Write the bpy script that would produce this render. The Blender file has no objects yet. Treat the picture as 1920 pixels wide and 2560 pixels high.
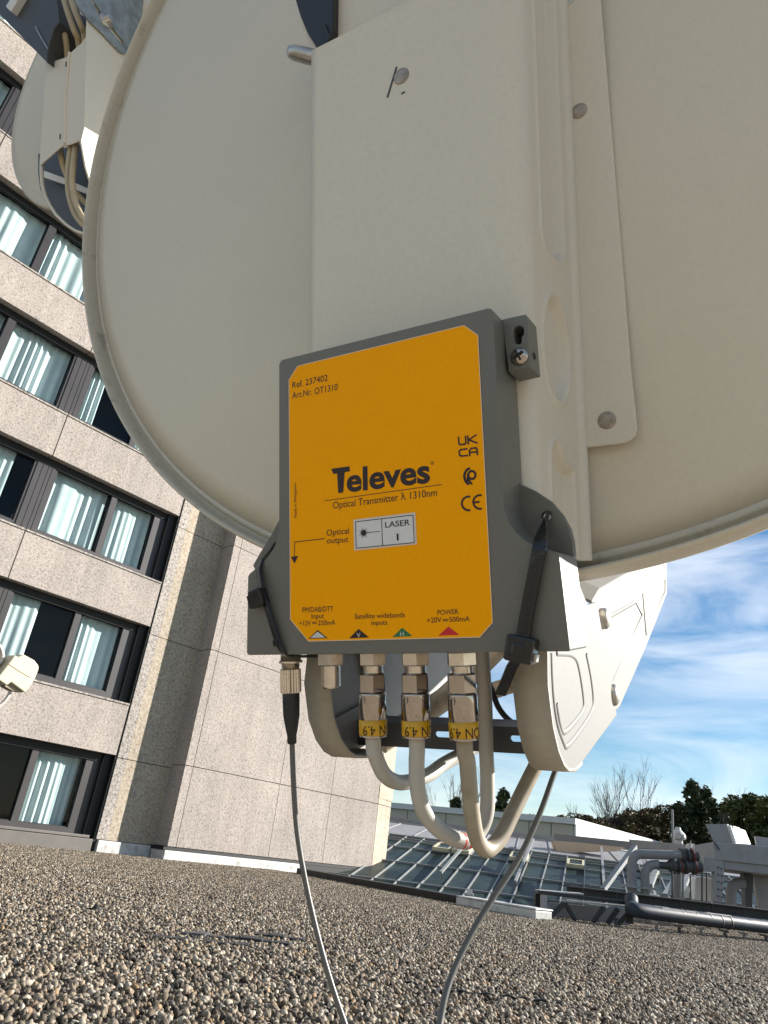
import bpy, bmesh, math, random
from mathutils import Vector as V, Matrix, noise
from mathutils.geometry import tessellate_polygon
random.seed(7)
SC = bpy.context.scene
COL = SC.collection
# ------------------------------------------------------------------ camera, sky, sun, exposure
F = 1775.0; CAMZ = 0.52
_u = V((0.2529, -2.0444, 1.0)).normalized()          # zenith in camera axes (x right, y down, z forward)
_f = (V((0, 0, 1)) - _u * _u.z).normalized()
_r = _f.cross(_u)
if _r.x < 0: _r = -_r
RM = Matrix((_r, _f, _u))                              # camera axes -> world
CP = V((0, 0, CAMZ))
cam = bpy.data.cameras.new('camera'); co = bpy.data.objects.new('camera', cam); COL.objects.link(co)
cam.sensor_fit = 'HORIZONTAL'; cam.sensor_width = 36.0; cam.lens = F / 1920 * 36.0
cam.clip_start = 0.01; cam.clip_end = 6000
co.matrix_world = Matrix.Translation(CP) @ Matrix(((RM[0][0], -RM[0][1], -RM[0][2]), (RM[1][0], -RM[1][1], -RM[1][2]), (RM[2][0], -RM[2][1], -RM[2][2]))).to_4x4()
SC.camera = co
SUN_AZ, SUN_EL = math.radians(73), math.radians(22)
SUNV = V((math.cos(SUN_EL) * math.sin(SUN_AZ), math.cos(SUN_EL) * math.cos(SUN_AZ), math.sin(SUN_EL)))
sl = bpy.data.lights.new('sun', 'SUN'); so = bpy.data.objects.new('sun', sl); COL.objects.link(so)
sl.energy = 3.5; sl.angle = math.radians(0.53); sl.color = (1.0, 0.95, 0.88)
so.rotation_euler = SUNV.to_track_quat('Z', 'Y').to_euler(); so.location = (20, 10, 30)
SC.view_settings.view_transform = 'Standard'; SC.view_settings.look = 'None'
SC.view_settings.exposure = 1.72; SC.view_settings.gamma = 1.0; SC.view_settings.use_curve_mapping = False
W = bpy.data.worlds.new('World'); SC.world = W; W.use_nodes = True
def world():
    nt = W.node_tree; N = nt.nodes; L = nt.links; N.clear()
    out = N.new('ShaderNodeOutputWorld'); bg = N.new('ShaderNodeBackground'); bg.inputs[1].default_value = 0.085
    sky = N.new('ShaderNodeTexSky'); sky.sky_type = 'NISHITA'; sky.sun_disc = False
    sky.sun_elevation = SUN_EL; sky.sun_rotation = SUN_AZ; sky.air_density = 1.0; sky.dust_density = 0.1; sky.ozone_density = 1.6
    tc = N.new('ShaderNodeTexCoord'); mp = N.new('ShaderNodeMapping')
    mp.inputs['Rotation'].default_value = (math.radians(12), math.radians(-24), math.radians(20)); mp.inputs['Scale'].default_value = (2.2, 2.2, 9.0)
    n1 = N.new('ShaderNodeTexNoise'); n1.inputs['Scale'].default_value = 1.7; n1.inputs['Detail'].default_value = 9; n1.inputs['Roughness'].default_value = 0.55; n1.inputs['Distortion'].default_value = 0.7
    r1 = N.new('ShaderNodeValToRGB'); r1.color_ramp.elements[0].position = 0.38; r1.color_ramp.elements[1].position = 0.70
    mp2 = N.new('ShaderNodeMapping'); mp2.inputs['Location'].default_value = (1.3, 2.4, 0.2); mp2.inputs['Scale'].default_value = (5, 5, 6)
    n2 = N.new('ShaderNodeTexNoise'); n2.inputs['Scale'].default_value = 0.55; n2.inputs['Detail'].default_value = 3
    r2 = N.new('ShaderNodeValToRGB'); r2.color_ramp.elements[0].position = 0.22; r2.color_ramp.elements[1].position = 0.55
    m = N.new('ShaderNodeMath'); m.operation = 'MULTIPLY'; m2 = N.new('ShaderNodeMath'); m2.operation = 'MULTIPLY'; m2.inputs[1].default_value = 0.62
    mix = N.new('ShaderNodeMix'); mix.data_type = 'RGBA'; mix.inputs[7].default_value = (4.3, 4.45, 4.7, 1)
    sat = N.new('ShaderNodeHueSaturation'); sat.inputs['Saturation'].default_value = 1.28; sat.inputs['Value'].default_value = 0.47
    L.new(tc.outputs['Generated'], mp.inputs[0]); L.new(mp.outputs[0], n1.inputs['Vector']); L.new(n1.outputs[0], r1.inputs[0])
    L.new(tc.outputs['Generated'], mp2.inputs[0]); L.new(mp2.outputs[0], n2.inputs['Vector']); L.new(n2.outputs[0], r2.inputs[0])
    L.new(r1.outputs[0], m.inputs[0]); L.new(r2.outputs[0], m.inputs[1]); L.new(m.outputs[0], m2.inputs[0])
    L.new(sky.outputs[0], sat.inputs['Color']); L.new(sat.outputs[0], mix.inputs[6]); L.new(m2.outputs[0], mix.inputs[0])
    L.new(mix.outputs[2], bg.inputs[0]); L.new(bg.outputs[0], out.inputs[0])
world()

# ------------------------------------------------------------------ measuring helpers (photo pixel -> a real plane)
def ray(px, py): return RM @ V(((px - 960) / F, (py - 1280) / F, 1.0))
def hit(px, py, P0, N):
    r = ray(px, py); return CP + r * ((P0 - CP).dot(N) / r.dot(N))
def atY(px, py, Y):
    r = ray(px, py); return CP + r * (Y / r.y)
def gnd(px, py, z=0.0): return hit(px, py, V((0, 0, z)), V((0, 0, 1)))
DX = V((0.85662723, -0.51577358, -0.01293855)); DZ = V((-0.49139482, -0.80798192, -0.32510975)); DY = DZ.cross(DX).normalized(); DX = DY.cross(DZ).normalized()
DO = V((-0.05627911, 0.29183924, 0.21454208)) + CP     # the transmitter's own axes: x right, y up, z out of its face
def D3(x, y, z): return DO + DX * x + DY * y + DZ * z
def dev(px, py, z=0.0):
    q = hit(px, py, DO + DZ * z, DZ) - DO; return (q.dot(DX), q.dot(DY))
def devx(px, py, x):
    q = hit(px, py, DO + DX * x, DX) - DO; return (q.dot(DY), q.dot(DZ))
MDEV = Matrix.Translation(DO) @ Matrix((DX, DY, DZ)).transposed().to_4x4()
K = 1920 / 1659.0

# ------------------------------------------------------------------ mesh builder
class MB:
    def __init__(s, T=None): s.v = []; s.f = []; s.sm = []; s.mi = []; s.T = T
    def add(s, vs, fs, smooth=False, mi=0):
        b = len(s.v)
        for p in vs: s.v.append((s.T @ V(p)) if s.T is not None else V(p))
        for f in fs: s.f.append([i + b for i in f]); s.sm.append(smooth); s.mi.append(mi)
        return s
    def box(s, a, b, mi=0):
        x0, y0, z0 = a; x1, y1, z1 = b
        return s.add([(x0,y0,z0),(x1,y0,z0),(x1,y1,z0),(x0,y1,z0),(x0,y0,z1),(x1,y0,z1),(x1,y1,z1),(x0,y1,z1)],
                     [(3,2,1,0),(4,5,6,7),(0,1,5,4),(1,2,6,5),(2,3,7,6),(3,0,4,7)], mi=mi)
    def hexa(s, p, mi=0): return s.add(p, [(3,2,1,0),(4,5,6,7),(0,1,5,4),(1,2,6,5),(2,3,7,6),(3,0,4,7)], mi=mi)
    def bar(s, a, b, w, h, up=(0,0,1), mi=0):
        a = V(a); b = V(b); d = (b - a).normalized(); up = V(up)
        if abs(d.dot(up)) > 0.98: up = V((0, 1, 0))
        x = d.cross(up).normalized() * (w / 2); y = x.cross(d).normalized() * (h / 2)
        return s.hexa([a-x-y, a+x-y, a+x+y, a-x+y, b-x-y, b+x-y, b+x+y, b-x+y], mi)
    def prism(s, poly, m, z0, z1, holes=(), mi=0):
        """poly of 2D points, m(x,y,z)->3D, extruded between z0 and z1, with holes"""
        loops = [list(poly)] + [list(h) for h in holes]
        def area(l): return sum(l[i][0]*l[(i+1)%len(l)][1]-l[(i+1)%len(l)][0]*l[i][1] for i in range(len(l)))
        if area(loops[0]) < 0: loops[0].reverse()
        for h in loops[1:]:
            if area(h) > 0: h.reverse()
        flat = [p for l in loops for p in l]; n = len(flat)
        tris = tessellate_polygon([[V((p[0], p[1], 0)) for p in l] for l in loops])
        vs = [m(p[0], p[1], z1) for p in flat] + [m(p[0], p[1], z0) for p in flat]
        fs = []
        if len(loops) == 1: fs = [list(range(n)), list(range(2*n-1, n-1, -1))]
        else:
            for t in tris:
                a, b, c = [flat[i] for i in t]
                t = list(t)
                if (b[0]-a[0])*(c[1]-a[1])-(b[1]-a[1])*(c[0]-a[0]) < 0: t.reverse()
                fs.append(t); fs.append([i + n for i in reversed(t)])
        k = 0
        for l in loops:
            for i in range(len(l)):
                j = (i + 1) % len(l); fs.append([k+i, k+i+n, k+j+n, k+j])
            k += len(l)
        return s.add(vs, fs, mi=mi)
    def tube(s, pts, r, n=12, cap=True, mi=0):
        pts = [V(p) for p in pts]; m = len(pts)
        rs = r if isinstance(r, (list, tuple)) else [r] * m
        t0 = (pts[1] - pts[0]).normalized(); a = V((0,0,1)) if abs(t0.z) < 0.9 else V((1,0,0)); u = t0.cross(a).normalized()
        vs = []
        for i, p in enumerate(pts):
            t = (pts[min(i+1, m-1)] - pts[max(i-1, 0)]).normalized()
            u = (u - t * u.dot(t)).normalized(); w = t.cross(u)
            for k in range(n):
                an = 2*math.pi*k/n; vs.append(p + (u*math.cos(an) + w*math.sin(an)) * rs[i])
        fs = [(i*n+k, i*n+(k+1)%n, (i+1)*n+(k+1)%n, (i+1)*n+k) for i in range(m-1) for k in range(n)]
        s.add(vs, fs, True, mi)
        if cap:
            s.add(vs[:n], [list(range(n-1,-1,-1))], mi=mi); s.add(vs[-n:], [list(range(n))], mi=mi)
        return s
    def lathe(s, o, ax, prof, n=24, smooth=True, mi=0, poly=None):
        """prof of (distance along axis, radius)"""
        o = V(o); ax = V(ax).normalized(); a = V((0,0,1)) if abs(ax.z) < 0.9 else V((1,0,0)); u = ax.cross(a).normalized(); w = ax.cross(u)
        vs = []
        for h, r in prof:
            for k in range(n):
                an = 2*math.pi*k/n; vs.append(o + ax*h + (u*math.cos(an) + w*math.sin(an))*r)
        m = len(prof)
        fs = [(i*n+k, i*n+(k+1)%n, (i+1)*n+(k+1)%n, (i+1)*n+k) for i in range(m-1) for k in range(n)]
        s.add(vs, fs, smooth, mi); s.add(vs[:n], [list(range(n-1,-1,-1))], mi=mi); s.add(vs[-n:], [list(range(n))], mi=mi)
        return s
    def ribbon(s, pts, wd, w, t, mi=0):
        """flat strap along pts; wd = width direction(s)"""
        pts = [V(p) for p in pts]; m = len(pts); wds = wd if isinstance(wd, list) else [wd]*m; vs = []
        for i, p in enumerate(pts):
            d = (pts[min(i+1,m-1)] - pts[max(i-1,0)]).normalized(); x = V(wds[i]); x = (x - d*x.dot(d)).normalized(); y = d.cross(x)
            x = x*(w/2); y = y*(t/2); vs += [p-x-y, p+x-y, p+x+y, p-x+y]
        fs = [(i*4+k, i*4+(k+1)%4, i*4+4+(k+1)%4, i*4+4+k) for i in range(m-1) for k in range(4)] + [(3,2,1,0), tuple(4*(m-1)+k for k in range(4))]
        return s.add(vs, fs, mi=mi)
MM = {}
def _build(s, name, mats, parent=None, **k):
    if parent is not None: return _mk(s, name, mats, parent, MM[parent.name], k)
    rot = k.get('rot'); loc = k.get('loc')
    m = rot.copy() if rot is not None else Matrix.Identity(4)
    m.translation = V(loc) if loc is not None else sum(s.v, V()) / len(s.v)
    return _mk(s, name, mats, None, m, k)
def _mk(s, name, mats, p, m, k):
    if not isinstance(mats, (list, tuple)): mats = [mats]
    inv = m.inverted(); me = bpy.data.meshes.new(name)
    me.from_pydata([inv @ q for q in s.v], [], s.f); me.update()
    me.polygons.foreach_set('use_smooth', s.sm); me.polygons.foreach_set('material_index', s.mi)
    for a in mats: me.materials.append(a)
    if k.get('fixn', True):
        bm = bmesh.new(); bm.from_mesh(me); bmesh.ops.recalc_face_normals(bm, faces=bm.faces); bm.to_mesh(me); bm.free()
    o = bpy.data.objects.new(name, me); COL.objects.link(o)
    if p is not None: o.parent = p
    else: o.matrix_world = m
    MM[o.name] = m
    bv = k.get('bevel', 0)
    if bv:
        md = o.modifiers.new('bevel', 'BEVEL'); md.width = bv; md.segments = k.get('seg', 2); md.limit_method = 'ANGLE'; md.angle_limit = math.radians(k.get('ang', 35))
    return o
MB.build = _build
def tag(o, label=None, cat=None, group=None, kind=None):
    if label: o['label'] = label
    if cat: o['category'] = cat
    if group: o['group'] = group
    if kind: o['kind'] = kind
    return o
def thing(name, label, cat, loc, rot=None, group=None):
    o = bpy.data.objects.new(name, None); COL.objects.link(o); o.empty_display_size = 0.05
    m = rot.copy() if rot is not None else Matrix.Identity(4); m.translation = V(loc); o.matrix_world = m; MM[o.name] = m
    return tag(o, label, cat, group)
def dthing(name, label, cat, x, y, z, group=None):
    return thing(name, label, cat, D3(x, y, z), MDEV.to_3x3().to_4x4(), group)
def spline(pts, n=12):
    """Catmull-Rom through pts"""
    P = [V(p) for p in pts]; P = [P[0]*2 - P[1]] + P + [P[-1]*2 - P[-2]]; out = []
    for i in range(1, len(P)-2):
        a, b, c, d = P[i-1:i+3]
        for k in range(n):
            t = k/n; out.append(0.5*((2*b) + (c-a)*t + (2*a-5*b+4*c-d)*t*t + (3*b-a-3*c+d)*t**3))
    out.append(P[-2]); return out
def soften(p, n=2):
    for _ in range(n):
        q = [p[0]]
        for a, b in zip(p, p[1:]): q += [(a[0]*0.75+b[0]*0.25, a[1]*0.75+b[1]*0.25), (a[0]*0.25+b[0]*0.75, a[1]*0.25+b[1]*0.75)]
        p = q + [p[-1]]
    return p
def circ(cx, cy, r, n=20, ry=None): return [(cx + r*math.cos(2*math.pi*i/n), cy + (ry or r)*math.sin(2*math.pi*i/n)) for i in range(n)]
def rect(x0, y0, x1, y1): return [(x0,y0),(x1,y0),(x1,y1),(x0,y1)]
def rrect(x0, y0, x1, y1, r, n=6):
    o = []
    for cx, cy, a in ((x1-r,y0+r,-90),(x1-r,y1-r,0),(x0+r,y1-r,90),(x0+r,y0+r,180)):
        for i in range(n+1):
            t = math.radians(a + 90*i/n); o.append((cx + r*math.cos(t), cy + r*math.sin(t)))
    return o

# ------------------------------------------------------------------ materials
def mat(name, col, rough=0.5, metal=0.0, spec=0.5, var=0.0, vscale=8.0, bump=0.0, bscale=200.0, bdist=0.001, stain=None, stain_scale=3.0, stain_lo=0.5, stain_hi=0.7, stretch=None, coat=0.0, det=4):
    m = bpy.data.materials.new(name); m.use_nodes = True; nt = m.node_tree; N = nt.nodes; L = nt.links
    b = N['Principled BSDF']; b.inputs['Roughness'].default_value = rough; b.inputs['Metallic'].default_value = metal
    b.inputs['Specular IOR Level'].default_value = spec; b.inputs['Coat Weight'].default_value = coat
    c4 = (*col, 1); b.inputs['Base Color'].default_value = c4
    tc = N.new('ShaderNodeTexCoord'); vec = tc.outputs['Object']
    if stretch:
        mp = N.new('ShaderNodeMapping'); mp.inputs['Scale'].default_value = stretch; L.new(vec, mp.inputs[0]); vec = mp.outputs[0]
    cur = None
    if var:
        n = N.new('ShaderNodeTexNoise'); n.inputs['Scale'].default_value = vscale; n.inputs['Detail'].default_value = det; L.new(vec, n.inputs['Vector'])
        r = N.new('ShaderNodeValToRGB'); r.color_ramp.elements[0].position = 0.3; r.color_ramp.elements[1].position = 0.7
        r.color_ramp.elements[0].color = (*[max(0, x*(1-var)) for x in col], 1); r.color_ramp.elements[1].color = (*[min(1, x*(1+var)) for x in col], 1)
        L.new(n.outputs[0], r.inputs[0]); cur = r.outputs[0]; L.new(cur, b.inputs['Base Color'])
    if stain:
        n = N.new('ShaderNodeTexNoise'); n.inputs['Scale'].default_value = stain_scale; n.inputs['Detail'].default_value = 8; n.inputs['Roughness'].default_value = 0.65; L.new(vec, n.inputs['Vector'])
        r = N.new('ShaderNodeValToRGB'); r.color_ramp.elements[0].position = stain_lo; r.color_ramp.elements[1].position = stain_hi
        mx = N.new('ShaderNodeMix'); mx.data_type = 'RGBA'; mx.inputs[6].default_value = c4; mx.inputs[7].default_value = (*stain, 1)
        if cur: L.new(cur, mx.inputs[6])
        L.new(n.outputs[0], r.inputs[0]); L.new(r.outputs[0], mx.inputs[0]); L.new(mx.outputs[2], b.inputs['Base Color'])
    if bump:
        n = N.new('ShaderNodeTexNoise'); n.inputs['Scale'].default_value = bscale; n.inputs['Detail'].default_value = 3; L.new(vec, n.inputs['Vector'])
        bp = N.new('ShaderNodeBump'); bp.inputs['Strength'].default_value = bump; bp.inputs['Distance'].default_value = bdist
        L.new(n.outputs[0], bp.inputs['Height']); L.new(bp.outputs[0], b.inputs['Normal'])
    return m
M = {}
M['dish'] = mat('dish_paint', (0.645, 0.59, 0.485), 0.45, var=0.03, vscale=420, bump=0.12, bscale=700, bdist=0.0004, stain=(0.615, 0.56, 0.455), stain_scale=9, stain_lo=0.5, stain_hi=0.85)
M['rim'] = mat('dish_rim_paint', (0.60, 0.55, 0.45), 0.5, var=0.04, vscale=300, bump=0.15, bscale=500, bdist=0.0004, stain=(0.27, 0.235, 0.175), stain_scale=42, stain_lo=0.57, stain_hi=0.76)
M['mast'] = mat('mast_paint', (0.665, 0.615, 0.515), 0.42, var=0.03, vscale=420, bump=0.10, bscale=700, bdist=0.0004, stain=(0.64, 0.59, 0.49), stain_scale=7, stain_lo=0.5, stain_hi=0.9)
M['arm'] = mat('arm_paint', (0.225, 0.222, 0.21), 0.6, spec=0.12, var=0.03, vscale=300, bump=0.06, bscale=600, bdist=0.0004, stain=(0.25, 0.21, 0.15), stain_scale=14, stain_lo=0.66, stain_hi=0.82)
M['lip'] = mat('arm_lip_paint', (0.36, 0.325, 0.26), 0.5, var=0.06, vscale=300, bump=0.1, bscale=500, bdist=0.0004, stain=(0.22, 0.18, 0.12), stain_scale=22, stain_lo=0.66, stain_hi=0.85)
M['arm_inner_shade'] = mat('shaded_arm_paint', (0.20, 0.198, 0.19), 0.45, var=0.06, vscale=60, stain=(0.10, 0.085, 0.06), stain_scale=18, stain_lo=0.58, stain_hi=0.78)  # arm paint darkened to stand in for the deep shade between the plates
M['housing'] = mat('grey_plastic', (0.145, 0.142, 0.124), 0.42, var=0.05, vscale=500, bump=0.16, bscale=1100, bdist=0.0004)
M['label'] = mat('yellow_film', (1.0, 0.40, 0.001), 0.5, spec=0.08, var=0.03, vscale=600, bump=0.03, bscale=900, bdist=0.0003)
M['ink'] = mat('dark_ink', (0.018, 0.006, 0.006), 0.5)
M['white_ink'] = mat('white_ink', (0.62, 0.62, 0.62), 0.5)
M['green_ink'] = mat('green_ink', (0.01, 0.16, 0.05), 0.5)
M['red_ink'] = mat('red_ink', (0.60, 0.012, 0.02), 0.5)
M['sticker'] = mat('white_sticker', (0.68, 0.68, 0.68), 0.4, var=0.02, vscale=300)
M['edge'] = mat('cream_edge', (0.80, 0.62, 0.42), 0.5)
M['nickel'] = mat('nickel', (0.74, 0.67, 0.58), 0.24, metal=1.0, var=0.10, vscale=250)
M['chrome'] = mat('bright_nickel', (0.46, 0.405, 0.36), 0.12, metal=1.0, var=0.06, vscale=120)
M['band'] = mat('yellow_band', (0.62, 0.34, 0.008), 0.35, var=0.08, vscale=200)
M['jacket'] = mat('white_jacket', (0.44, 0.42, 0.375), 0.42, var=0.05, vscale=60, stain=(0.40, 0.35, 0.27), stain_scale=26, stain_lo=0.55, stain_hi=0.8)
M['jacket_dirty'] = mat('dirty_jacket', (0.33, 0.285, 0.21), 0.5, var=0.12, vscale=60, stain=(0.20, 0.155, 0.10), stain_scale=34, stain_lo=0.45, stain_hi=0.75)
M['maroon'] = mat('maroon_ring', (0.13, 0.02, 0.018), 0.5)
M['red'] = mat('red_mark', (0.55, 0.03, 0.02), 0.5)
M['nylon'] = mat('black_nylon', (0.012, 0.012, 0.013), 0.24, bump=0.35, bscale=260, bdist=0.001)
M['rubber'] = mat('black_rubber', (0.014, 0.014, 0.015), 0.45)
M['grey_cable'] = mat('grey_cable', (0.12, 0.117, 0.108), 0.38)
M['galv'] = mat('galvanised', (0.30, 0.33, 0.33), 0.55, metal=0.55, var=0.28, vscale=60, bump=0.1, bscale=120)
M['steel'] = mat('bolt_steel', (0.45, 0.42, 0.38), 0.35, metal=0.85, var=0.15, vscale=200)
M['rivet'] = mat('rivet_metal', (0.34, 0.29, 0.24), 0.45, metal=0.5, var=0.25, vscale=300)
M['rust'] = mat('rusty_tube', (0.42, 0.37, 0.29), 0.5, stain=(0.14, 0.075, 0.035), stain_scale=30, stain_lo=0.48, stain_hi=0.68)
M['dark'] = mat('dark_coated_steel', (0.022, 0.023, 0.026), 0.5, var=0.2, vscale=20)
M['slate'] = mat('slate_steel', (0.05, 0.052, 0.056), 0.5, var=0.1, vscale=20)
M['tan_jacket'] = mat('tan_jacket', (0.42, 0.35, 0.23), 0.5, var=0.12, vscale=40)
M['cream'] = mat('cream_plastic', (0.50, 0.465, 0.33), 0.45, var=0.04, vscale=30, stain=(0.40, 0.35, 0.22), stain_scale=14, stain_lo=0.6, stain_hi=0.8)
M['flat_white'] = mat('white_paint', (0.70, 0.70, 0.68), 0.5, var=0.03, vscale=6)
M['panel_beige'] = mat('beige_cladding', (0.55, 0.50, 0.40), 0.5, var=0.05, vscale=0.8)
M['grey_metal'] = mat('grey_sheet_metal', (0.30, 0.296, 0.30), 0.5, spec=0.2, var=0.05, vscale=1.5, stain=(0.23, 0.225, 0.22), stain_scale=2.5)
M['zinc'] = mat('zinc_flashing', (0.55, 0.54, 0.52), 0.5, var=0.08, vscale=2.0, stain=(0.30, 0.28, 0.25), stain_scale=6)
M['brown_flash'] = mat('brown_flashing', (0.15, 0.135, 0.12), 0.45, var=0.12, vscale=3)
M['frame'] = mat('anodised_frame', (0.045, 0.041, 0.041), 0.42, var=0.10, vscale=2)
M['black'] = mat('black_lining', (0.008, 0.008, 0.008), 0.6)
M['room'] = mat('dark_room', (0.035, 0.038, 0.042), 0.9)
M['curtain'] = mat('sheer_curtain', (0.62, 0.67, 0.68), 0.85, var=0.06, vscale=3)
M['bitumen'] = mat('bitumen', (0.016, 0.015, 0.014), 0.8, var=0.3, vscale=6)
M['insul'] = mat('insulation_jacket', (0.034, 0.042, 0.055), 0.5, spec=0.2, var=0.15, vscale=3, bump=0.2, bscale=6, bdist=0.01)
M['pipe_grey'] = mat('pipe_lagging', (0.23, 0.23, 0.237), 0.5, spec=0.25, var=0.06, vscale=4)
M['peach'] = mat('peach_render', (0.60, 0.44, 0.30), 0.8, var=0.06, vscale=1)
M['rail'] = mat('glazing_bar', (0.24, 0.25, 0.245), 0.45, var=0.06, vscale=3)
M['vent_frame'] = mat('vent_frame', (0.52, 0.48, 0.33), 0.5, var=0.1, vscale=3)
M['stone_dark'] = mat('dark_lump', (0.02, 0.02, 0.02), 0.8)
M['far_ground'] = mat('far_ground', (0.06, 0.075, 0.035), 0.9, var=0.4, vscale=0.02)

M['pebbly'] = None
def stone_mat(name, base, dark, light, scale):
    m = bpy.data.materials.new(name); m.use_nodes = True; nt = m.node_tree; N = nt.nodes; L = nt.links; b = N['Principled BSDF']; b.inputs['Roughness'].default_value = 0.85; b.inputs['Specular IOR Level'].default_value = 0.2
    tc = N.new('ShaderNodeTexCoord')
    n = N.new('ShaderNodeTexNoise'); n.inputs['Scale'].default_value = scale; n.inputs['Detail'].default_value = 4; n.inputs['Roughness'].default_value = 0.7
    r = N.new('ShaderNodeValToRGB'); e = r.color_ramp.elements; e[0].position = 0.33; e[0].color = (*dark, 1); e[1].position = 0.68; e[1].color = (*light, 1)
    a = e.new(0.47); a.color = (*base, 1)
    n2 = N.new('ShaderNodeTexNoise'); n2.inputs['Scale'].default_value = 0.9; n2.inputs['Detail'].default_value = 6
    r2 = N.new('ShaderNodeValToRGB'); r2.color_ramp.elements[0].position = 0.35; r2.color_ramp.elements[0].color = (0.86, 0.86, 0.86, 1); r2.color_ramp.elements[1].position = 0.7; r2.color_ramp.elements[1].color = (1.06, 1.05, 1.04, 1)
    mx = N.new('ShaderNodeMix'); mx.data_type = 'RGBA'; mx.blend_type = 'MULTIPLY'; mx.inputs[0].default_value = 1
    mp = N.new('ShaderNodeMapping'); mp.inputs['Scale'].default_value = (3.2, 3.2, 0.16); n3 = N.new('ShaderNodeTexNoise'); n3.inputs['Scale'].default_value = 1.6; n3.inputs['Detail'].default_value = 7
    r3 = N.new('ShaderNodeValToRGB'); r3.color_ramp.elements[0].position = 0.34; r3.color_ramp.elements[0].color = (0.80, 0.79, 0.78, 1); r3.color_ramp.elements[1].position = 0.58; r3.color_ramp.elements[1].color = (1.03, 1.03, 1.03, 1)
    mx3 = N.new('ShaderNodeMix'); mx3.data_type = 'RGBA'; mx3.blend_type = 'MULTIPLY'; mx3.inputs[0].default_value = 0.42
    L.new(tc.outputs['Object'], mp.inputs[0]); L.new(mp.outputs[0], n3.inputs['Vector']); L.new(n3.outputs[0], r3.inputs[0])
    bp = N.new('ShaderNodeBump'); bp.inputs['Strength'].default_value = 0.5; bp.inputs['Distance'].default_value = 0.012
    L.new(tc.outputs['Object'], n.inputs['Vector']); L.new(tc.outputs['Object'], n2.inputs['Vector']); L.new(n.outputs[0], r.inputs[0]); L.new(n2.outputs[0], r2.inputs[0])
    L.new(r.outputs[0], mx.inputs[6]); L.new(r2.outputs[0], mx.inputs[7]); L.new(mx.outputs[2], mx3.inputs[6]); L.new(r3.outputs[0], mx3.inputs[7]); L.new(mx3.outputs[2], b.inputs['Base Color']); L.new(n.outputs[0], bp.inputs['Height']); L.new(bp.outputs[0], b.inputs['Normal'])
    return m
M['stone'] = stone_mat('exposed_aggregate', (0.375, 0.33, 0.295), (0.20, 0.172, 0.153), (0.49, 0.44, 0.40), 26)
M['stone_pale'] = stone_mat('pale_aggregate', (0.42, 0.36, 0.28), (0.26, 0.205, 0.15), (0.56, 0.49, 0.40), 20)
M['pebbly'] = stone_mat('pebble_ground', (0.31, 0.26, 0.195), (0.08, 0.065, 0.05), (0.52, 0.45, 0.35), 40)
M['stone_grey'] = stone_mat('grey_aggregate', (0.36, 0.325, 0.29), (0.12, 0.11, 0.10), (0.58, 0.54, 0.49), 22)
def glass_mat(name, tint, f=0.04):
    m = bpy.data.materials.new(name); m.use_nodes = True; nt = m.node_tree; N = nt.nodes; L = nt.links; N.clear()
    o = N.new('ShaderNodeOutputMaterial'); t = N.new('ShaderNodeBsdfTransparent'); t.inputs[0].default_value = (*tint, 1)
    g = N.new('ShaderNodeBsdfGlossy'); g.inputs['Roughness'].default_value = 0.02; lw = N.new('ShaderNodeLayerWeight'); lw.inputs[0].default_value = 0.5
    p = N.new('ShaderNodeMath'); p.operation = 'POWER'; p.inputs[1].default_value = 4.0
    a = N.new('ShaderNodeMath'); a.operation = 'MULTIPLY_ADD'; a.inputs[1].default_value = 0.8; a.inputs[2].default_value = f; a.use_clamp = True
    mx = N.new('ShaderNodeMixShader'); L.new(lw.outputs['Facing'], p.inputs[0]); L.new(p.outputs[0], a.inputs[0]); L.new(a.outputs[0], mx.inputs[0]); L.new(t.outputs[0], mx.inputs[1]); L.new(g.outputs[0], mx.inputs[2]); L.new(mx.outputs[0], o.inputs[0]); return m
M['glass'] = glass_mat('window_glass', (0.83, 0.91, 0.90), 0.02)
M['roof_glass'] = mat('roof_glass', (0.030, 0.043, 0.041), 0.2, var=0.35, vscale=1.2, spec=0.015)
def leaf_mat(name, c1, c2):
    m = bpy.data.materials.new(name); m.use_nodes = True; nt = m.node_tree; N = nt.nodes; L = nt.links; b = N['Principled BSDF']; b.inputs['Roughness'].default_value = 0.65; b.inputs['Specular IOR Level'].default_value = 0.25
    tc = N.new('ShaderNodeTexCoord'); n = N.new('ShaderNodeTexNoise'); n.inputs['Scale'].default_value = 0.7; n.inputs['Detail'].default_value = 6; r = N.new('ShaderNodeValToRGB')
    r.color_ramp.elements[0].position = 0.35; r.color_ramp.elements[0].color = (*c1, 1); r.color_ramp.elements[1].position = 0.68; r.color_ramp.elements[1].color = (*c2, 1)
    L.new(tc.outputs['Object'], n.inputs['Vector']); L.new(n.outputs[0], r.inputs[0]); L.new(r.outputs[0], b.inputs['Base Color']); return m
M['leaf_conifer'] = leaf_mat('conifer_needles', (0.018, 0.028, 0.012), (0.07, 0.085, 0.035))
M['leaf_green'] = leaf_mat('green_leaves', (0.03, 0.045, 0.012), (0.10, 0.115, 0.03))
M['leaf_brown'] = leaf_mat('brown_leaves', (0.04, 0.034, 0.014), (0.14, 0.10, 0.04))
M['bark'] = mat('bark', (0.035, 0.028, 0.022), 0.9, var=0.3, vscale=3)

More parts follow.
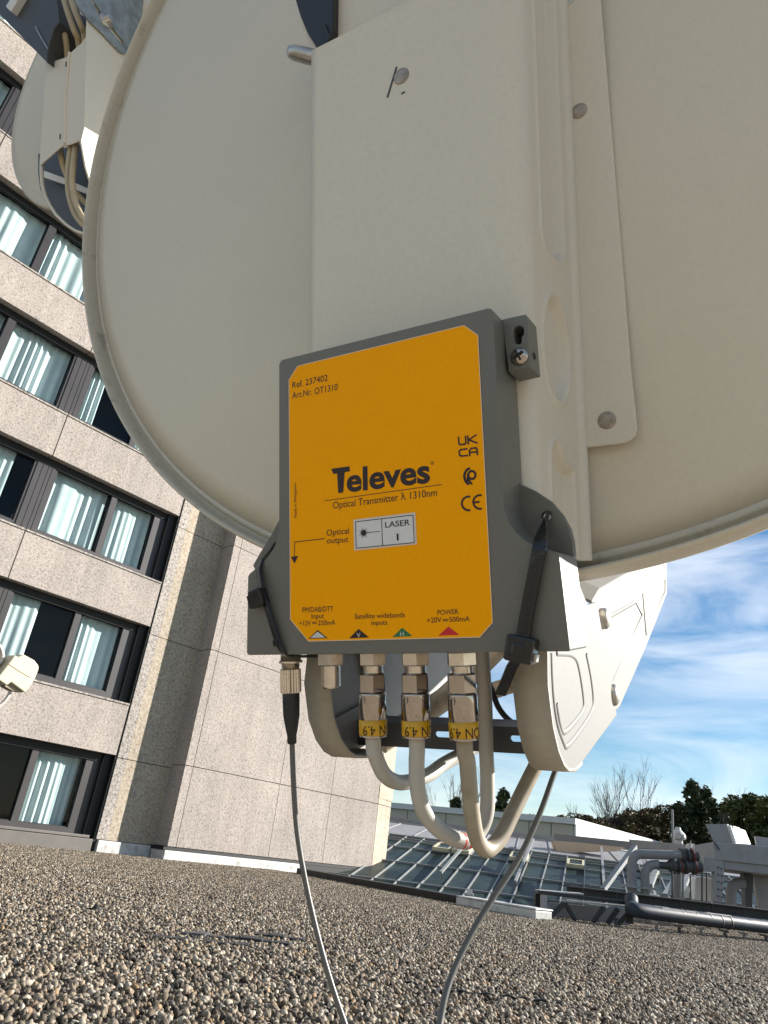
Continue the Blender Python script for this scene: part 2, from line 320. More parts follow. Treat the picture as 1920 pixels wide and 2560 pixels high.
# ------------------------------------------------------------------ ground and gravel roof
g = MB(); g.add([(-3000,-3000,-9),(3000,-3000,-9),(3000,5000,-9),(-3000,5000,-9)], [(0,1,2,3)])
tag(g.build('ground', M['far_ground']), kind='structure')
ROOF = [V((-9, 0.3, 0)), V((16, 0.3, 0)), V((16, 9, 0)), gnd(1920, 2330), gnd(1500, 2280), gnd(1336, 2285), gnd(1139, 2258), gnd(960, 2224), gnd(640, 2160), gnd(0, 2095), V((-9, 1.5, 0))]
g = MB(); g.prism([(p.x, p.y) for p in ROOF], lambda x, y, z: V((x, y, z)), -0.4, 0.0)
tag(g.build('roof_deck', M['bitumen'], loc=(0, 0, 0)), kind='structure')
g = MB(); g.prism([(-30,-40),(40,-40),(40,0.6),(-30,0.6)], lambda x, y, z: V((x, y, z)), -0.4, 0.012)
tag(g.build('gravel_roof', M['pebbly'], loc=(0, 0, 0)), kind='structure')
def gravel():
    P = [gnd(-260, 2680), gnd(960, 2700), gnd(2250, 2700), gnd(2250, 2400), gnd(1920, 2334), gnd(1500, 2286), gnd(1336, 2288), gnd(1139, 2261), gnd(960, 2227), gnd(640, 2168), gnd(0, 2107), gnd(-300, 2075)]
    b = MB(); b.add([(p.x, p.y, 0.004) for p in P], [list(range(len(P)))])
    m = bpy.data.materials.new('river_pebbles'); m.use_nodes = True; nt = m.node_tree; N = nt.nodes; L = nt.links; bs = N['Principled BSDF']; bs.inputs['Roughness'].default_value = 0.7; bs.inputs['Specular IOR Level'].default_value = 0.25
    oi = N.new('ShaderNodeObjectInfo'); r = N.new('ShaderNodeValToRGB'); e = r.color_ramp.elements; r.color_ramp.interpolation = 'LINEAR'
    e[0].position = 0; e[0].color = (0.035, 0.028, 0.022, 1); e[1].position = 1; e[1].color = (0.52, 0.46, 0.37, 1)
    for p, c in ((0.20, (0.11, 0.09, 0.068)), (0.45, (0.23, 0.18, 0.125)), (0.62, (0.38, 0.31, 0.22)), (0.74, (0.20, 0.175, 0.15)), (0.80, (0.36, 0.23, 0.12)), (0.86, (0.46, 0.40, 0.31))):
        a = e.new(p); a.color = (*c, 1)
    tc = N.new('ShaderNodeTexCoord'); n = N.new('ShaderNodeTexNoise'); n.inputs['Scale'].default_value = 60; n.inputs['Detail'].default_value = 3
    mx = N.new('ShaderNodeMix'); mx.data_type = 'RGBA'; mx.blend_type = 'MULTIPLY'; mx.inputs[0].default_value = 0.35
    L.new(oi.outputs['Random'], r.inputs[0]); L.new(tc.outputs['Object'], n.inputs['Vector']); L.new(r.outputs[0], mx.inputs[6]); L.new(n.outputs[0], mx.inputs[7]); L.new(mx.outputs[2], bs.inputs['Base Color'])
    o = b.build('gravel', m, loc=(0, 0, 0)); tag(o, 'rounded tan and cream pebbles covering the flat roof', 'gravel', kind='stuff')
    ng = bpy.data.node_groups.new('pebble_bed', 'GeometryNodeTree'); ng.interface.new_socket('Geometry', in_out='INPUT', socket_type='NodeSocketGeometry'); ng.interface.new_socket('Geometry', in_out='OUTPUT', socket_type='NodeSocketGeometry')
    N = ng.nodes; L = ng.links; gi = N.new('NodeGroupInput'); go = N.new('NodeGroupOutput')
    ds = N.new('GeometryNodeDistributePointsOnFaces'); ds.inputs['Density'].default_value = 2900; ds.inputs['Seed'].default_value = 3
    inst = N.new('GeometryNodeInstanceOnPoints'); inst.inputs['Pick Instance'].default_value = True
    g2i = N.new('GeometryNodeGeometryToInstance')
    for i in range(4):
        ic = N.new('GeometryNodeMeshIcoSphere'); ic.inputs['Radius'].default_value = 0.0102; ic.inputs['Subdivisions'].default_value = 2
        sp = N.new('GeometryNodeSetPosition'); nz = N.new('ShaderNodeTexNoise'); nz.noise_dimensions = '4D'; nz.inputs['W'].default_value = 3.7*i; nz.inputs['Scale'].default_value = 55; nz.inputs['Detail'].default_value = 1
        vm = N.new('ShaderNodeVectorMath'); vm.operation = 'SUBTRACT'; vm.inputs[1].default_value = (0.5, 0.5, 0.5); vs = N.new('ShaderNodeVectorMath'); vs.operation = 'SCALE'; vs.inputs['Scale'].default_value = 0.014
        tr = N.new('GeometryNodeTransform'); tr.inputs['Scale'].default_value = [(1.15, 0.9, 0.7), (1.35, 0.85, 0.62), (1.0, 1.0, 0.75), (1.2, 0.75, 0.8)][i]
        sm = N.new('GeometryNodeSetShadeSmooth'); L.new(ic.outputs[0], sp.inputs[0]); L.new(nz.outputs['Color'], vm.inputs[0]); L.new(vm.outputs[0], vs.inputs[0]); L.new(vs.outputs[0], sp.inputs['Offset'])
        L.new(sp.outputs[0], tr.inputs[0]); L.new(tr.outputs[0], sm.inputs[0]); st = N.new('GeometryNodeSetMaterial'); st.inputs['Material'].default_value = m; L.new(sm.outputs[0], st.inputs[0]); L.new(st.outputs[0], g2i.inputs[0])
    rr = N.new('FunctionNodeRandomValue'); rr.data_type = 'FLOAT_VECTOR'; rr.inputs[0].default_value = (-1.1, -1.1, 0); rr.inputs[1].default_value = (1.1, 1.1, 6.28)
    rs = N.new('FunctionNodeRandomValue'); rs.data_type = 'FLOAT'; rs.inputs[2].default_value = 0.42; rs.inputs[3].default_value = 1.5; rs.inputs['Seed'].default_value = 5
    ro = N.new('FunctionNodeRandomValue'); ro.data_type = 'FLOAT_VECTOR'; ro.inputs[0].default_value = (0, 0, -0.003); ro.inputs[1].default_value = (0, 0, 0.012); ro.inputs['Seed'].default_value = 9
    so_ = N.new('GeometryNodeSetPosition')
    L.new(gi.outputs[0], ds.inputs[0]); L.new(ds.outputs[0], so_.inputs[0]); L.new(ro.outputs[0], so_.inputs['Offset']); L.new(so_.outputs[0], inst.inputs['Points']); L.new(g2i.outputs[0], inst.inputs['Instance'])
    L.new(rr.outputs[0], inst.inputs['Rotation']); L.new(rs.outputs[1], inst.inputs['Scale'])
    j = N.new('GeometryNodeJoinGeometry'); L.new(inst.outputs[0], j.inputs[0]); L.new(j.outputs[0], go.inputs[0])
    md = o.modifiers.new('pebbles', 'NODES'); md.node_group = ng
gravel()

# ------------------------------------------------------------------ optical transmitter
def z6(x, y): return (600 + 860/1659*x, 740 + 860/1659*y)
def z7(x, y): return (600 + 840/1659*x, 1580 + 840/1659*y)
def dpoly(pts, fn, z=0.0): return [dev(*fn(*p), z) for p in pts]
def kd(x, y): return (x*K, y*K)
ROT = MDEV.to_3x3().to_4x4()
TX = dthing('optical_transmitter', 'grey transmitter box with bright yellow printed front, fixed to the dish bracket', 'transmitter', 0.05, -0.145, -0.014)
def transmitter():
    o = TX
    outl = [(196,312),(205,306),(1196,58),(1212,60),(1220,100),(1240,480),(1264,960),(1274,1030),(1296,1090),(1330,1140),(1376,1180),(1440,1212),(1538,1238),(1592,1706),(1582,1714),(40,1732),(31,1722),(37,1352),(44,1340),(128,1268),(158,1222),(178,1180),(187,1120),(187,330)]
    P = dpoly(outl, z6)
    b = MB(); b.prism(P, D3, -0.0285, 0.0); h = b.build('housing', M['housing'], o, bevel=0.0016, seg=3)
    # flat ears behind the flared foot, right one with a tie hole
    ear = dpoly([(1330,880),(1350,905),(1422,938),(1500,990),(1555,1055),(1590,1120),(1606,1180),(1614,1262),(1540,1300),(1300,1300),(1240,1100)], z6, -0.0235)
    hole = [dev(*z6(1476 + 22*math.cos(t), 1062 + 22*math.sin(t)), -0.0235) for t in [2*math.pi*i/20 for i in range(20)]]
    b = MB(); b.prism(ear, D3, -0.0275, -0.0235, holes=[hole]); b.build('mounting_ear', M['housing'], o, bevel=0.0006)
    le = dpoly([(186,1080),(150,1150),(100,1230),(60,1300),(120,1400),(220,1300),(230,1090)], z6, -0.0235)
    b = MB(); b.prism(le, D3, -0.0275, -0.0235); b.build('mounting_ear', M['housing'], o, bevel=0.0006)
    # lug with keyhole and screw
    def r5(x, y): return (1240 + 240/737*x, 740 + 240/737*y)
    zl = -0.0135
    lug = dpoly([(44,180),(222,140),(234,146),(266,548),(96,588)], r5, zl)
    key = dpoly([(136,262),(146,238),(176,229),(205,238),(214,262),(211,296),(196,312),(196,346),(190,364),(160,370),(144,358),(140,330),(136,300)], r5, zl)
    b = MB(); b.prism(lug, D3, -0.0285, zl, holes=[key]); b.prism(dpoly([(120,220),(225,210),(225,380),(130,385)], r5, zl), D3, -0.0284, -0.024)
    lo = b.build('fixing_lug', M['housing'], o, bevel=0.0011, seg=3)
    q = hit(*r5(290, 462), DO + DX*(lug[2][0]), DX) - DO
    c = V((lug[2][0] - 0.0006, q.dot(DY), q.dot(DZ)))
    b = MB(MDEV); b.lathe(c, (1,0,0), [(0,0.0016),(0.0011,0.0016)], 12); b.build('side_hole', M['black'], lo)
    sx, sy = dev(*r5(170, 456), zl + 0.002)
    b = MB(MDEV); b.lathe((sx,sy,zl-0.001), (0,0,1), [(0,0.0041),(0.0012,0.0041),(0.0022,0.0037),(0.0029,0.0028),(0.0033,0.0014),(0.0034,0.0002)], 28)
    scw = b.build('screw', M['chrome'], o)
    b = MB(MDEV)
    for an in (25, 115):
        a = math.radians(an); u = V((math.cos(a), math.sin(a), 0)); b.bar(V((sx,sy,zl+0.0028))-u*0.0025, V((sx,sy,zl+0.0028))+u*0.0025, 0.0009, 0.0014)
    b.build('cross_slot', M['black'], scw)
    # label
    lab = dpoly([(278,338),(1080,142),(1147,189),(1218,1575),(1156,1645),(331,1665),(243,1560),(236,405)], z6, 0.0003)
    b = MB(); b.prism(lab, D3, 0.0, 0.0003); lb = b.build('front_label', M['label'], o)
    ZP = 0.00045
    jobs = {}
    def mesh_text(s, bold=0.0):
        cu = bpy.data.curves.new('t', 'FONT'); cu.body = s; cu.offset = bold; cu.size = 1.0; cu.resolution_u = 4
        ob = bpy.data.objects.new('t', cu); COL.objects.link(ob); bpy.context.view_layer.update()
        me = bpy.data.meshes.new_from_object(ob.evaluated_get(bpy.context.evaluated_depsgraph_get()))
        vs = [v.co.copy() for v in me.vertices]; fs = [list(p.vertices) for p in me.polygons]
        bpy.data.objects.remove(ob); bpy.data.curves.remove(cu); bpy.data.meshes.remove(me); return vs, fs
    def text(mb, s, lb, rb, cap, bold=0.0, mi=0, z=ZP, fn=z6):
        """lb, rb: baseline ends in the zoom picture; cap: y of the capitals' top above lb"""
        vs, fs = mesh_text(s, bold); p0 = V(dev(*fn(*lb))); p1 = V(dev(*fn(*rb))); pc = V(dev(*fn(lb[0], cap)))
        x0 = min(v.x for v in vs); x1 = max(v.x for v in vs); capvs, _ = mesh_text('H', bold); ch = max(v.y for v in capvs)
        d = (p1 - p0); w = d.length; d.normalize(); n = V((-d.y, d.x)); hh = (pc - p0).length
        mb.add([D3(*(p0 + d*((v.x-x0)/(x1-x0)*w) + n*(v.y/ch*hh)), z) for v in vs], fs, mi=mi)
    def shape(mb, pts, mi=0, z=ZP, fn=z6):
        q = [D3(*dev(*fn(*p)), z) for p in pts]; mb.add(q, [list(range(len(q)))], mi=mi)
    def line(mb, pts, w, mi=0, z=ZP, fn=z6, closed=False):
        q = [V(dev(*fn(*p))) for p in pts]
        if closed: q.append(q[0])
        for i in range(len(q)-1):
            d = (q[i+1]-q[i]).normalized(); n = V((-d.y, d.x))*(w/2); e = d*(w/2)
            mb.add([D3(*(q[i]-n-e), z+i*2e-6), D3(*(q[i+1]-n+e), z+i*2e-6), D3(*(q[i+1]+n+e), z+i*2e-6), D3(*(q[i]+n-e), z+i*2e-6)], [(0,1,2,3)], mi=mi)
    b = MB()
    text(b, 'Ref. 237402', (255,446), (425,409), 417); text(b, 'Art.Nr. OT1310', (254,496), (473,454), 466)
    b.build('reference_text', M['ink'], lb, fixn=False); b = MB()
    text(b, 'Optical Transmitter \u03bb 1310nm', (451,1026), (952,964), 994)
    line(b, [(412,988),(975,910)], 0.00028)
    b.build('product_text', M['ink'], lb, fixn=False); b = MB()
    text(b, 'Optical', (420,1157), (528,1146), 1128); text(b, 'output', (421,1194), (525,1187), 1166)
    line(b, [(410,1170),(266,1187),(264,1262)], 0.00036); shape(b, [(248,1258),(283,1254),(265,1291)])
    b.build('output_text', M['ink'], lb, fixn=False); b = MB()
    text(b, 'FM/DAB/DTT', (304,1526), (453,1520), 1502); text(b, 'Input', (348,1556), (408,1553), 1533); text(b, '+12V', (288,1590), (344,1588), 1567); text(b, '250mA', (379,1588), (462,1585), 1565)
    line(b, [(351,1574),(372,1573)], 0.0003)
    for k in (0, 1, 2): line(b, [(351+k*8,1580),(355+k*8,1580)], 0.0003)
    b.build('port_text', M['ink'], lb, fixn=False); b = MB()
    text(b, 'Satellite widebands', (556,1557), (798,1549), 1533); text(b, 'inputs', (637,1587), (713,1585), 1564)
    b.build('port_text', M['ink'], lb, fixn=False); b = MB()
    text(b, 'POWER', (955,1539), (1055,1534), 1515); text(b, '+20V', (905,1577), (974,1573), 1552); text(b, '500mA', (1012,1572), (1110,1568), 1548)
    line(b, [(981,1560),(1005,1559)], 0.0003)
    for k in (0, 1, 2): line(b, [(981+k*9,1567),(986+k*9,1567)], 0.0003)
    b.build('port_text', M['ink'], lb, fixn=False); b = MB()
    # small upright origin line
    vs, fs = mesh_text('Made in Philippines'); p0 = V(dev(*z6(276,1068))); p1 = V(dev(*z6(273,902))); d = p1-p0; w = d.length; d.normalize(); n = V((-d.y, d.x)); x0 = min(v.x for v in vs); x1 = max(v.x for v in vs)
    b.add([D3(*(p0 + d*((v.x-x0)/(x1-x0)*w) + n*(v.y*w/(x1-x0))), ZP) for v in vs], fs)
    b.build('origin_text', M['ink'], lb, fixn=False)
    # wordmark
    b = MB(); text(b, 'eleves', (517,944), (919,897), 834, bold=0.028)
    shape(b, [(443,834),(530,822),(532,846),(507,850),(500,948),(476,951),(471,857),(452,859)])
    text(b, '\u00ae', (922,816), (938,813), 800)
    b.build('wordmark', M['ink'], lb, fixn=False)
    # approval marks
    b = MB(); w = 0.0007
    line(b, [(1056,683),(1058,713),(1064,718),(1085,716),(1091,710),(1089,679)], w)
    line(b, [(1100,677),(1103,713)], w); line(b, [(1139,672),(1104,695),(1144,709)], w)
    line(b, [(1096,738),(1066,742),(1059,750),(1061,768),(1069,773),(1098,770)], w)
    line(b, [(1110,770),(1108,748),(1117,736),(1138,733),(1145,741),(1147,765)], w); line(b, [(1110,756),(1146,752)], w)
    line(b, [(1114+30*math.cos(math.radians(a)), 870+38*math.sin(math.radians(a))) for a in range(255, 95, -16)], w*1.5)
    line(b, [(1120+17*math.cos(math.radians(a)), 864+19*math.sin(math.radians(a))) for a in range(0, 361, 24)], w*1.3)
    line(b, [(1101,862),(1098,906)], w*1.3); line(b, [(1100,880),(1118,906)], w*1.2)
    def arcpts(cx, cy, rx, ry, a0, a1, st): return [(cx + rx*math.cos(math.radians(a)), cy + ry*math.sin(math.radians(a))) for a in range(a0, a1, st)]
    line(b, arcpts(1105,1001,33,33,275,82,-12), w*1.2); line(b, arcpts(1160,994,33,33,275,82,-12), w*1.2); line(b, [(1129,996),(1152,994)], w*1.2)
    b.build('approval_marks', M['ink'], lb, fixn=False)
    # laser sticker
    b = MB(); shape(b, [(549,1079),(848,1043),(856,1198),(553,1229)], 1, 0.0005); shape(b, [(555,1083),(843,1049),(850,1193),(558,1223)], 0, 0.0006)
    Z2 = 0.0007
    line(b, [(561,1090),(837,1057),(844,1190),(564,1217)], 0.00035, 2, Z2, closed=True); line(b, [(686,1075),(691,1205)], 0.00035, 2, Z2)
    text(b, 'LASER', (704,1118), (823,1105), 1091, 0.01, 2, Z2); text(b, '1', (760,1180), (769,1179), 1147, 0.012, 2, Z2)
    st = []
    for i in range(28):
        a = math.radians(360/28*i); rr = 31 if i % 4 == 0 else (23 if i % 2 == 0 else 11); st.append((600 + rr*math.cos(a)*0.9, 1143 + rr*math.sin(a)))
    shape(b, st, 3, Z2); shape(b, circ(600,1143,12,16,13), 2, Z2+0.0001); line(b, [(612,1142),(677,1136)], 0.00028, 2, Z2)
    M['star'] = mat('grey_ink', (0.10,0.10,0.10), 0.5)
    b.build('laser_sticker', [M['sticker'], M['edge'], M['ink'], M['star']], lb, fixn=False)
    # port triangles
    for nm, pts, mi, lt in (('white_triangle', [(333,1653),(377,1611),(425,1650)], 'white_ink', None), ('black_triangle', [(528,1651),(574,1605),(624,1646)], 'ink', 'V'), ('green_triangle', [(737,1645),(784,1600),(833,1640)], 'green_ink', 'H'), ('red_triangle', [(958,1638),(1007,1594),(1060,1634)], 'red_ink', None)):
        b = MB(); cx = sum(p[0] for p in pts)/3; cy = sum(p[1] for p in pts)/3
        if nm == 'white_triangle':
            shape(b, pts, 1); shape(b, [(cx+(x-cx)*0.78, cy+(y-cy)*0.72) for x, y in pts], 0, ZP+0.0001)
        else: shape(b, pts, 0)
        if lt: text(b, lt, (cx-9,cy+13), (cx+9,cy+12), cy-9, 0.0, 2, ZP+0.0001)
        b.build(nm, [M[mi], M['ink'], M['star2'] if 'star2' in M else M['white_ink']], lb, fixn=False)
    # thin pale edge of the film
    b = MB(); L_ = [V(p) for p in lab]
    for i in range(len(L_)):
        a, c = L_[i], L_[(i+1) % len(L_)]; d = (c-a).normalized(); n = V((-d.y, d.x))*0.00016
        b.add([D3(*(a-n), 0.00036), D3(*(c-n), 0.00036), D3(*(c+n), 0.00036), D3(*(a+n), 0.00036)], [(0,1,2,3)])
    b.build('film_edge', M['edge'], lb, fixn=False)
    # sockets along the bottom edge
    for cx, y in ((447, 112), (655, 110), (865, 108), (1092, 108)):
        x, yy = dev(*z7(cx, y), -0.0135); b = MB(MDEV)
        b.lathe((x,yy+0.001,-0.0135), (0,-1,0), [(0,0.0066),(0.0006,0.0067),(0.0056,0.0067),(0.0062,0.0060)], 6, False)
        pr = [(0.0058,0.0046)]
        for i in range(15):
            pr += [(0.0064+i*0.00066,0.0048),(0.0067+i*0.00066,0.0043)]
        pr += [(0.0166,0.0042),(0.0167,0.0012)]
        b.lathe((x,yy+0.001,-0.0135), (0,-1,0), pr, 24, True); b.build('coax_socket', M['nickel'], o)
    x, yy = dev(*z7(250,130), -0.0135); b = MB(MDEV); b.lathe((x,yy+0.002,-0.0135), (0,-1,0), [(0,0.0050),(0.0028,0.0050),(0.003,0.0058),(0.0042,0.0058),(0.0044,0.0040),(0.0068,0.0040)], 24, True); b.build('optical_socket', M['nickel'], o)
transmitter()

# ------------------------------------------------------------------ cables
def devz(px, py, z): x, y = dev(px, py, z); return V((x, y, z))
def coax(label, cx, ytop, ybot, path, jacket, red=None):
    """cx, ytop..: zoom picture coordinates; path: (x, y, z) with z the device depth"""
    z = -0.0135
    t = V((*dev(*z7(cx[0], 200), z), z)); e = V((*dev(*z7(cx[1], ybot), z), z)); ax = (e - t).normalized(); Ln = (e - t).length
    o = dthing('coax_cable', label, 'cable', t.x, t.y, t.z, 'coax cables plugged into the transmitter')
    b = MB(MDEV); f = Ln/0.0555
    b.lathe(t, ax, [(0,0.0052),(0.0005*f,0.0062),(0.0018*f,0.0067),(0.0166*f,0.0067),(0.0172*f,0.0060)], 6, False)
    b.lathe(t, ax, [(0.0002,0.0045),(0.0003,0.0058),(0.0013*f,0.0058)], 24, True); b.build('coupling_nut', M['chrome'], o, bevel=0.0005)
    b = MB(MDEV); b.lathe(t, ax, [(0.0172*f,0.0056),(0.0176*f,0.0062),(0.0188*f,0.0064),(0.0405*f,0.0064),(0.041*f,0.0060)], 32); b.lathe(t, ax, [(0.0536*f,0.0060),(0.054*f,0.0063),(0.0556*f,0.0062),(0.0558*f,0.0044)], 32); b.build('plug_sleeve', M['chrome'], o)
    b = MB(MDEV); b.lathe(t, ax, [(0.0405*f,0.0063),(0.0407*f,0.0065),(0.0535*f,0.0065),(0.0537*f,0.0063)], 32)
    bd = b.build('marking_band', M['band'], o)
    # writing wrapped round the band, upside down
    cu = bpy.data.curves.new('t', 'FONT'); cu.size = 1
    cu.body = 'CON 4.9'
    ob = bpy.data.objects.new('t', cu); COL.objects.link(ob); bpy.context.view_layer.update()
    me = bpy.data.meshes.new_from_object(ob.evaluated_get(bpy.context.evaluated_depsgraph_get()))
    bm = bmesh.new(); bm.from_mesh(me); bmesh.ops.triangulate(bm, faces=bm.faces)
    for it in range(2): bmesh.ops.subdivide_edges(bm, edges=[e_ for e_ in bm.edges if e_.calc_length() > 0.12], cuts=1); bmesh.ops.triangulate(bm, faces=bm.faces)
    vs = [v.co.copy() for v in bm.verts]; fs = [[v.index for v in f_.verts] for f_ in bm.faces]; bm.free(); bpy.data.objects.remove(ob); bpy.data.meshes.remove(me)
    xm = max(v.x for v in vs); h = 0.0044; u0 = cx[2]
    # local frame: ax down, front = +z
    fr = V((0,0,1)); fr = (fr - ax*fr.dot(ax)).normalized(); rt = ax.cross(fr)     # rt = to the left or right of the viewer
    if rt.x < 0: rt = -rt
    mb = MB(MDEV); q = []
    for v in vs:
        along = 0.0450*f + v.y/0.72*h; s = (u0 + (xm - v.x)*h/0.72*0.86); an = s/0.0066
        q.append(t + ax*along + (fr*math.cos(an) + rt*math.sin(an))*0.00662)
    mb.add(q, fs); mb.build('printed_mark', M['ink'], bd, fixn=False)
    pts = [e - ax*0.002, e + ax*0.006] + [V((*dev(*z7(p[0], p[1]), p[2]), p[2])) for p in path]
    b = MB(MDEV); b.tube(spline(pts, 10), 0.00355, 16); jo = b.build('jacket', jacket, o)
    if red:
        sp = spline(pts, 10); 
        for i0, i1 in red:
            n = len(sp); b = MB(MDEV); b.tube(sp[int(i0*n):int(i1*n)], 0.00362, 16, cap=False); b.build('red_mark', M['red'], jo)
    return o
coax('white coax cable from the leftmost yellow banded plug, looping back under the crossbar', (652, 658, -0.0016), 200, 515,
     [(668,610,-0.0145), (710,700,-0.02), (770,740,-0.032), (840,738,-0.045), (930,705,-0.06), (1000,655,-0.075), (1090,605,-0.09), (1180,560,-0.105), (1300,520,-0.12)], M['jacket'])
coax('white coax cable with a red mark from the middle yellow banded plug', (862, 872, -0.0026), 200, 520,
     [(872,640,-0.0145), (876,760,-0.0155), (900,870,-0.019), (960,955,-0.025), (1040,1012,-0.032), (1120,1030,-0.041), (1180,985,-0.05), (1218,890,-0.055), (1222,740,-0.058), (1215,560,-0.06), (1212,400,-0.06), (1205,250,-0.055), (1195,120,-0.046), (1190,20,-0.04)], M['jacket'], red=[(0.44,0.456),(0.463,0.486)])
coax('brown stained coax cable from the rightmost banded plug, hooking up behind the arm', (1092, 1108, -0.0048), 200, 530,
     [(1122,640,-0.0145), (1132,760,-0.016), (1143,880,-0.019), (1163,1000,-0.0235), (1195,1062,-0.029), (1232,1070,-0.035), (1285,1015,-0.043), (1340,905,-0.052), (1400,780,-0.062), (1470,640,-0.072), (1540,500,-0.082), (1580,400,-0.09)], M['jacket_dirty'])
def fibre():
    z = -0.0135; t = V((*dev(*z7(248,152), z), z)); e = V((*dev(*z7(257,550), z), z)); ax = (e-t).normalized()
    o = dthing('fibre_cable', 'thin dark fibre cable with a knurled metal plug and black boot, hanging at left', 'cable', t.x, t.y, t.z)
    b = MB(MDEV); pr = [(0,0.0036),(0.0004,0.0044),(0.005,0.0045),(0.0053,0.0050)]; b.lathe(t, ax, pr, 28)
    vs = []; n = 44; h0 = (V((*dev(*z7(249,186), z), z))-t).length; h1 = (V((*dev(*z7(252,300), z), z))-t).length
    u = V((0,0,1)); u = (u-ax*u.dot(ax)).normalized(); w = ax.cross(u)
    for h, r in ((h0-0.0004,0.0047),(h0,0.0051),(h1-0.0006,0.0052),(h1,0.0048)):
        for k in range(n):
            a = 2*math.pi*k/n; rr = r - (0.0005 if k % 2 else 0); vs.append(t + ax*h + (u*math.cos(a)+w*math.sin(a))*rr)
    fs = [(i*n+k, i*n+(k+1)%n, (i+1)*n+(k+1)%n, (i+1)*n+k) for i in range(3) for k in range(n)] + [list(range(n-1,-1,-1)), list(range(3*n,4*n))]
    b.add(vs, fs); b.build('knurled_plug', M['nickel'], o)
    L_ = (e-t).length
    b = MB(MDEV); b.lathe(t, ax, [(h1-0.001,0.0036),(h1,0.0042),(h1+0.004,0.0042),(h1+(L_-h1)*0.45,0.0040),(h1+(L_-h1)*0.75,0.0028),(L_-0.004,0.0023),(L_,0.0022),(L_+0.0003,0.0014)], 20); b.build('boot', M['rubber'], o)
    pts = [e-ax*0.001] + [devz(x*K, y*K, zz) for x, y, zz in ((634,1690,-0.0135),(641,1790,-0.0135),(657,1890,-0.013),(681,2000,-0.012),(711,2110,-0.011),(745,2212,-0.010),(790,2340,-0.008),(850,2480,-0.005))]
    b = MB(MDEV); b.tube(spline(pts, 12), 0.0013, 12); b.build('lead', M['grey_cable'], o)
fibre()
def grey_lead():
    pts = [devz(x*K, y*K, zz) for x, y, zz in ((1260,1500,-0.13),(1225,1600,-0.115),(1197,1672,-0.10),(1165,1760,-0.085),(1120,1855,-0.07),(1068,1935,-0.055),(1022,2010,-0.042),(985,2085,-0.03),(962,2150,-0.02),(950,2215,-0.012),(940,2300,0.0),(930,2480,0.02))]
    b = MB(MDEV); b.tube(spline(pts, 12), 0.00145, 12); b2 = b.build('grey_cable', M['grey_cable'], loc=D3(*pts[0]), rot=ROT)
    tag(b2, 'dark grey cable falling in a slack curve from behind the right arm plate', 'cable')
    pts = [devz(x*K, y*K, zz) for x, y, zz in ((1040,1440,-0.12),(1062,1490,-0.118),(1078,1530,-0.118),(1105,1560,-0.12),(1140,1574,-0.125))]
    b = MB(MDEV); b.tube(spline(pts, 10), 0.0017, 10); tag(b.build('black_cable', M['rubber'], loc=D3(*pts[0]), rot=ROT), 'short black cable sagging between the two arm plates', 'cable')
grey_lead()
